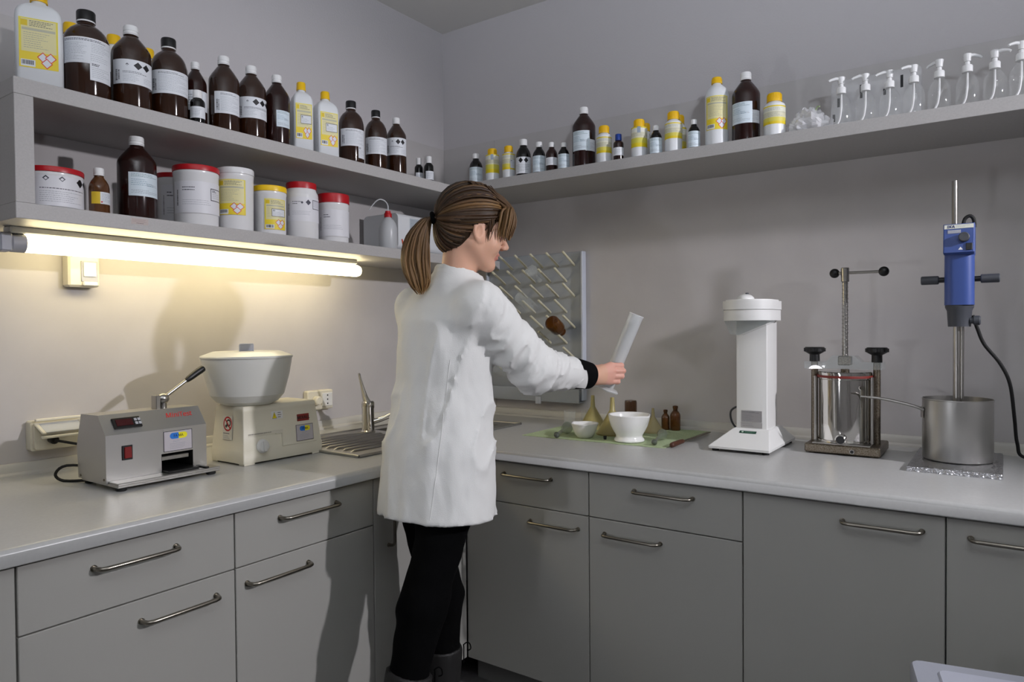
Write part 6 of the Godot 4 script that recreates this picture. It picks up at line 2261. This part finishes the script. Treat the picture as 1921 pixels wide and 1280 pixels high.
func boot_field(p: Vector3, knee: Vector3, ank: Vector3, toe: Vector3) -> float:
	var top := knee.lerp(ank, 0.40)
	var heel := ank + Vector3(0, -0.075, 0) - toe * 0.02
	var d := cap_d(p, top, ank, 0.068, 0.050)
	d = smin(d, cap_d(p, ank + Vector3(0, -0.02, 0), heel + Vector3(0, 0.018, 0), 0.046, 0.040), 0.03)
	d = smin(d, cap_d(p, heel + toe * 0.03 + Vector3(0, 0.012, 0), heel + toe * 0.17 + Vector3(0, 0.004, 0), 0.042, 0.032), 0.04)
	d = maxf(d, (p - top).dot(top - ank))
	return maxf(d, 0.001 - p.y)

# ------------------------------------------------------------------ hair
func lock(v: PackedVector3Array, n: PackedVector3Array, c: PackedColorArray, ix: PackedInt32Array, pts: Array, r: float, col: Color, tip: Color, sides := 5) -> void:
	var m := pts.size()
	var u := Vector3.ZERO
	var base := v.size()
	for i in m:
		var t: Vector3 = (pts[mini(i + 1, m - 1)] - pts[maxi(i - 1, 0)]).normalized()
		if i == 0:
			u = basis_y(t).x
		u = (u - t * u.dot(t)).normalized()
		var w := t.cross(u)
		var f := float(i) / (m - 1)
		var rr := r * (0.45 + 0.55 * sin(PI * minf(f * 1.6 + 0.12, 1.0) * 0.5)) * (1.0 - 0.75 * smoothstep(0.75, 1.0, f))
		for k in sides:
			var a := TAU * k / sides
			var d := u * cos(a) + w * sin(a)
			v.append(pts[i] + d * rr)
			n.append(d)
			c.append(col.lerp(tip, f))
	for i in m - 1:
		for k in sides:
			var k1 := (k + 1) % sides
			var a := base + i * sides + k
			var b := base + i * sides + k1
			ix.append_array(PackedInt32Array([a, b + sides, b, a, a + sides, b + sides]))

func hair_mesh(v: PackedVector3Array, n: PackedVector3Array, c: PackedColorArray, ix: PackedInt32Array) -> ArrayMesh:
	var arr := []
	arr.resize(Mesh.ARRAY_MAX)
	arr[Mesh.ARRAY_VERTEX] = v
	arr[Mesh.ARRAY_NORMAL] = n
	arr[Mesh.ARRAY_COLOR] = c
	arr[Mesh.ARRAY_INDEX] = ix
	var am := ArrayMesh.new()
	am.add_surface_from_arrays(Mesh.PRIMITIVE_TRIANGLES, arr)
	return am

func hair_body(q: Vector3) -> float:
	var d := ell_d(q - Vector3(-0.012, 0.032, 0), Vector3(0.102, 0.094, 0.083))
	return smin(d, ell_d(q - Vector3(-0.045, -0.030, 0), Vector3(0.060, 0.060, 0.062)), 0.03)

func scalp_field(p: Vector3) -> float:
	var q := head_local(p)
	var a := Vector3(q.x, q.y, absf(q.z))
	var d := hair_body(q)
	# keep the face, the ears and the nape free
	d = maxf(d, -(ell_d(a - Vector3(0.080, -0.042, 0.0), Vector3(0.060, 0.090, 0.085))))
	d = maxf(d, -(ell_d(a - Vector3(0.016, -0.042, 0.078), Vector3(0.034, 0.050, 0.040))))
	d = maxf(d, -(q.y + 0.098 - 0.5 * (q.x + 0.05)))
	return d

const TIE := Vector3(-0.112, 0.006, 0.012)

func build_hair(person: Node3D) -> void:
	var dark := Color(0.024, 0.013, 0.007)
	var mid := Color(0.070, 0.036, 0.016)
	var light := Color(0.235, 0.13, 0.048)
	var lo := hc - Vector3(0.16, 0.14, 0.16)
	var hi := hc + Vector3(0.16, 0.15, 0.16)
	var base := join_nets([nets(scalp_field, lo, hi, 0.0048)], func(_p: Vector3) -> Color: return dark)
	var cap := node_of(base, "hair", "hair", person)
	# swept-back locks lying on the scalp
	var v := PackedVector3Array()
	var n := PackedVector3Array()
	var c := PackedColorArray()
	var ix := PackedInt32Array()
	var ctr := Vector3(-0.012, 0.030, 0)
	var rad := Vector3(0.1035, 0.0955, 0.0845)
	var line := [Vector3(0.085, 0.062, 0.0), Vector3(0.080, 0.055, 0.030), Vector3(0.060, 0.030, 0.062), Vector3(0.034, 0.012, 0.078), Vector3(0.005, 0.012, 0.084), Vector3(-0.020, -0.020, 0.080), Vector3(-0.040, -0.052, 0.060), Vector3(-0.058, -0.086, 0.034), Vector3(-0.066, -0.094, 0.0)]
	for i in 400:
		var f := rng.randf() * (line.size() - 1)
		var k := mini(int(f), line.size() - 2)
		var st: Vector3 = line[k].lerp(line[k + 1], f - k)
		st += Vector3(rng.randf_range(-0.02, 0.01), rng.randf_range(-0.004, 0.02), 0)
		if rng.randf() < 0.4:
			st.z = -st.z
		var d0 := ((st - ctr) / rad).normalized()
		var d1 := ((TIE - ctr) / rad).normalized()
		var lift := rng.randf_range(0.985, 1.035)
		var pts := []
		for j in 12:
			var t := j / 11.0
			var dd := d0.slerp(d1, t)
			var puff := (lift - 1.0) * 0.09 + 0.0035 * sin(PI * t) * (1.0 if st.y > 0.0 else 0.2)
			# lay the lock on the hair's outer form
			var ray := (dd * rad).normalized()
			var near := 0.03
			var far := 0.20
			for it in 11:
				var md := (near + far) * 0.5
				if hair_body(ctr + ray * md) < 0.0:
					near = md
				else:
					far = md
			pts.append(head_world(ctr + ray * (near + puff)))
		var tone := rng.randf()
		var col := dark.lerp(mid, tone) if rng.randf() < 0.72 else mid.lerp(light, tone)
		lock(v, n, c, ix, pts, rng.randf_range(0.0030, 0.0062), col, dark.lerp(mid, tone))
	node_of(hair_mesh(v, n, c, ix), "hair_locks", "hair", cap)
	# fringe falling over the forehead
	v = PackedVector3Array()
	n = PackedVector3Array()
	c = PackedColorArray()
	ix = PackedInt32Array()
	for i in 190:
		var z := rng.randf_range(-0.058, 0.066)
		var z2 := z * 1.08 + rng.randf_range(-0.006, 0.012)
		var low := rng.randf_range(-0.024, 0.012) - (0.012 if z > 0.045 else 0.0)
		var layer := sqrt(rng.randf())
		var fwd := lerpf(0.086, 0.115, layer) - 0.55 * z * z / 0.066 + rng.randf_range(-0.004, 0.006)
		var p0 := Vector3(rng.randf_range(-0.04, 0.03), lerpf(0.116, 0.124, layer), z * 0.75)
		var p1 := Vector3(lerpf(0.064, 0.084, layer), lerpf(0.094, 0.102, layer) - absf(z) * 0.45, z * 0.92)
		var p2 := Vector3(fwd + 0.004, 0.048, z2)
		var p3 := Vector3(fwd, low, z2)
		var pts := []
		for q in curve_points([p0, p1, p2, p3], 11):
			pts.append(head_world(q))
		var tone := rng.randf()
		lock(v, n, c, ix, pts, rng.randf_range(0.0022, 0.0045), mid.lerp(dark, tone * 0.7), mid.lerp(light, tone))
	node_of(hair_mesh(v, n, c, ix), "fringe", "hair", cap)
	# ponytail
	v = PackedVector3Array()
	n = PackedVector3Array()
	c = PackedColorArray()
	ix = PackedInt32Array()
	var R := Vector3(0.8175, 0.0, -0.5759)
	var F := Vector3(-0.576, 0.0, -0.8174)
	var t0 := head_world(TIE)
	var spine := [t0, t0 - R * 0.028 + Vector3(0, -0.006, 0), t0 - R * 0.052 + Vector3(0, -0.055, 0) - F * 0.01, t0 - R * 0.062 + Vector3(0, -0.125, 0) - F * 0.012, t0 - R * 0.050 + Vector3(0, -0.190, 0) - F * 0.012, t0 - R * 0.044 + Vector3(0, -0.222, 0) - F * 0.012]
	var wide := [0.010, 0.016, 0.034, 0.042, 0.034, 0.012]
	for i in 230:
		var a := rng.randf() * TAU
		var rr := sqrt(rng.randf())
		var ctrl := []
		var stop := rng.randf_range(0.78, 1.0)
		for j in 6:
			var off: Vector3 = (R * cos(a) + F * sin(a) * 0.62) * rr * wide[j]
			var jit := Vector3(rng.randf_range(-1, 1), rng.randf_range(-1, 1), rng.randf_range(-1, 1)) * 0.0025
			var sp: Vector3 = spine[j]
			if j > 2:
				sp = spine[2].lerp(sp, lerpf(1.0, stop, (j - 2) / 3.0))
			ctrl.append(sp + off + jit)
		var tone := rng.randf()
		var col := dark.lerp(mid, tone)
		var tip := mid.lerp(light, 0.5 + 0.6 * tone)
		lock(v, n, c, ix, curve_points(ctrl, 16), rng.randf_range(0.0020, 0.0042), col, tip)
	node_of(hair_mesh(v, n, c, ix), "ponytail", "hair", cap)
	# loose wisps in front of the ear and on the neck
	v = PackedVector3Array()
	n = PackedVector3Array()
	c = PackedColorArray()
	ix = PackedInt32Array()
	for i in 18:
		var z := rng.randf_range(0.060, 0.076)
		var x := rng.randf_range(0.026, 0.046) if i < 18 else rng.randf_range(-0.055, -0.030)
		var top := 0.03 if i < 18 else -0.035
		var pts := []
		var len := rng.randf_range(0.035, 0.075)
		for q in curve_points([Vector3(x, top, z + 0.003), Vector3(x + 0.004, top - len * 0.5, z + 0.001), Vector3(x + rng.randf_range(-0.004, 0.006), top - len, z - 0.010 if i >= 18 else z - 0.006)], 8):
			pts.append(head_world(q))
		lock(v, n, c, ix, pts, rng.randf_range(0.0010, 0.0022), mid, mid.lerp(dark, rng.randf()))
	node_of(hair_mesh(v, n, c, ix), "loose_wisps", "hair", cap).set_meta("kind", "stuff")
	var s := mb()
	var ring := []
	var tb := basis_y((spine[1] - spine[0]).normalized())
	for k in 21:
		var a := TAU * k / 20.0
		ring.append(t0 - R * 0.010 + tb * Vector3(cos(a), 0, sin(a)) * 0.0135)
	tube(s, ring, 0.0065, 8, false)
	part(s, "hair_tie", "black_cloth", cap)

# ------------------------------------------------------------------ the person
func build_person() -> void:
	hs = hf.cross(hu).normalized()
	hu = hs.cross(hf).normalized()
	fold.seed = 14
	fold.noise_type = FastNoiseLite.TYPE_SIMPLEX_SMOOTH
	fold.frequency = 1.0
	fold.fractal_type = FastNoiseLite.FRACTAL_NONE
	make_hands()
	var skin := Color(0.62, 0.36, 0.25)
	var head := nets(head_field, hc - Vector3(0.15, 0.21, 0.15), hc + Vector3(0.15, 0.125, 0.15), 0.0036)
	var hand1 := nets(func(p: Vector3) -> float: return hand_field(p, hand_r), Vector3(1.335, 1.10, 0.735), Vector3(1.50, 1.245, 1.00), 0.0031)
	var hand2 := nets(func(p: Vector3) -> float: return hand_field(p, hand_l), Vector3(0.83, 0.86, 0.84), Vector3(1.00, 1.14, 1.14), 0.0036)
	var trunk := nets(body_field, Vector3(0.84, 0.06, 0.86), Vector3(1.44, 1.52, 1.60), 0.013)
	var paint := func(p: Vector3) -> Color:
		var q := head_local(p)
		if q.x > 0.070 and q.y < -0.062 and q.y > -0.090 and absf(q.z) < 0.026:
			return skin.lerp(Color(0.48, 0.17, 0.14), 0.75)
		if p.z < 0.86:
			return Color(0.64, 0.34, 0.26)
		return skin
	var m := join_nets([head, hand1, hand2, trunk], paint)
	var o := MeshInstance3D.new()
	o.mesh = m
	o.material_override = mats["skin"]
	o.name = numbered("person")
	add_child(o)
	tag(o, "person with brown ponytail in a white coat and black trousers holding a measuring cylinder", "person")
	node_of(join_nets([nets(coat_field, Vector3(0.84, 0.765, 0.90), Vector3(1.45, 1.55, 1.52), 0.0072)]), "white_coat", "coat_cloth", o)
	node_of(join_nets([nets(trouser_field, Vector3(0.88, 0.28, 1.12), Vector3(1.30, 1.02, 1.56), 0.010)]), "trousers", "trouser_cloth", o)
	for g in [[J_KNR, J_ANR, Vector3(0.15, 0, -0.99)], [J_KNL, J_ANL, Vector3(-0.1, 0, -0.99)]]:
		var ank: Vector3 = g[1]
		var knee: Vector3 = g[0]
		var toe: Vector3 = g[2].normalized()
		var b := node_of(join_nets([nets(func(p: Vector3) -> float: return boot_field(p, knee, ank, toe), Vector3(ank.x - 0.13, -0.01, ank.z - 0.28), Vector3(ank.x + 0.13, 0.42, ank.z + 0.14), 0.009)]), "boot", "boot_leather", o)
		var s := mb()
		var top: Vector3 = knee.lerp(ank, 0.40) + Vector3(0.052, 0, -0.046)
		for w in [[Vector3(0.010, 0.008, -0.006), Vector3(0.018, 0.002, -0.010), Vector3(0.020, -0.012, -0.010), Vector3(0.010, -0.018, -0.006)], [Vector3(-0.004, -0.012, -0.006), Vector3(-0.006, -0.03, -0.008), Vector3(-0.006, -0.045, -0.008), Vector3(-0.007, -0.062, -0.007)]]:
			tube(s, curve_points([top, top + w[0], top + w[1], top + w[2], top + w[3]], 18), 0.0019, 6)
		part(s, "lace", "black_cloth", b)
	# dark cuff and turned-back white edge on the right sleeve
	var ax := (J_WRR - J_ELR).normalized()
	var c0 := J_ELR.lerp(J_WRR, 0.62)
	var xf := Transform3D(basis_y(ax), c0)
	var s := mb()
	lathe(s, [[0.030, 0.0], [0.0490, 0.0], [0.0485, 0.030], [0.0455, 0.064], [0.0430, 0.084], [0.0400, 0.084], [0.036, 0.04]], 36, xf, 0.7)
	part(s, "dark_cuff", "black_cloth", o)
	s = mb()
	var flap := []
	for k in 13:
		var a := deg_to_rad(-34 + 68.0 * k / 12.0)
		flap.append(a)
	var bu := Vector3.UP - ax * ax.y
	bu = bu.normalized()
	var bw := ax.cross(bu)
	var pos := func(a: float, l: float, r: float) -> Vector3:
		return c0 + ax * l + (bu * cos(a) + bw * sin(a)) * r
	for k in 12:
		var a0: float = flap[k] + 1.95
		var a1: float = flap[k + 1] + 1.95
		var l0 := 0.016 + 0.026 * (k / 12.0)
		var l1 := 0.016 + 0.026 * ((k + 1) / 12.0)
		var mid: Vector3 = bu * cos((a0 + a1) / 2) + bw * sin((a0 + a1) / 2)
		s.set_smooth_group(1)
		quad(s, pos.call(a0, -0.045, 0.0560), pos.call(a1, -0.045, 0.0560), pos.call(a1, l1, 0.0535), pos.call(a0, l0, 0.0535), mid)
		quad(s, pos.call(a0, -0.045, 0.0530), pos.call(a1, -0.045, 0.0530), pos.call(a1, l1, 0.0505), pos.call(a0, l0, 0.0505), -mid)
		quad(s, pos.call(a0, l0, 0.0535), pos.call(a1, l1, 0.0535), pos.call(a1, l1, 0.0505), pos.call(a0, l0, 0.0505), ax)
	part(s, "turned_cuff", "coat_cloth", o)
	# stitched seam down the back and lashes
	var seam := []
	for k in 40:
		var y := lerpf(1.25, 0.81, k / 39.0)
		var r := coat_row(y)
		var a := deg_to_rad(lerpf(52.0, 63.0, k / 39.0))
		var dirp := Vector3(cos(a) * r[2], 0, sin(a) * r[3])
		var cc := Vector3(r[0], y, r[1])
		var lo := 0.8
		var hi := 1.3
		for it in 14:
			var md := (lo + hi) / 2
			if coat_field(cc + dirp * md) < 0.0:
				lo = md
			else:
				hi = md
		seam.append(cc + dirp * lo)
	s = mb()
	tube(s, seam, 0.0013, 6)
	part(s, "back_seam", "stitch", o)
	s = mb()
	for sg in [-1, 1]:
		tube(s, [head_world(Vector3(0.074, -0.024, sg * 0.020)), head_world(Vector3(0.0835, -0.024, sg * 0.030)), head_world(Vector3(0.072, -0.022, sg * 0.042))], [0.0008, 0.0016, 0.0008], 6)
	part(s, "eyelashes", "black_cloth", o)
	build_hair(o)
	build_measuring_cylinder()

func build_measuring_cylinder() -> void:
	var a := Vector3(1.3795, 1.1330, 0.7900)
	var b := Vector3(1.4760, 1.3790, 0.7530)
	var d := (b - a).normalized()
	var l := a.distance_to(b)
	var o := thing("measuring_cylinder", "frosted plastic measuring cylinder held tilted in the hand", "cylinder", a)
	var xf := Transform3D(basis_y(d), Vector3.ZERO)
	var s := mb()
	lathe(s, [[0, 0.004], [0.0225, 0.004], [0.0235, 0.010], [0.0235, l - 0.006], [0.0255, l - 0.002], [0.0245, l], [0.0215, l - 0.001], [0.0215, 0.012], [0, 0.010]], 36, xf, 0.8)
	part(s, "tube_wall", "frosted_plastic", o)
	s = mb()
	lathe(s, [[0, -0.004], [0.046, -0.004], [0.048, 0.0], [0.046, 0.003], [0.024, 0.008], [0, 0.008]], 6, xf, 0.3)
	part(s, "hexagonal_foot", "frosted_plastic", o)
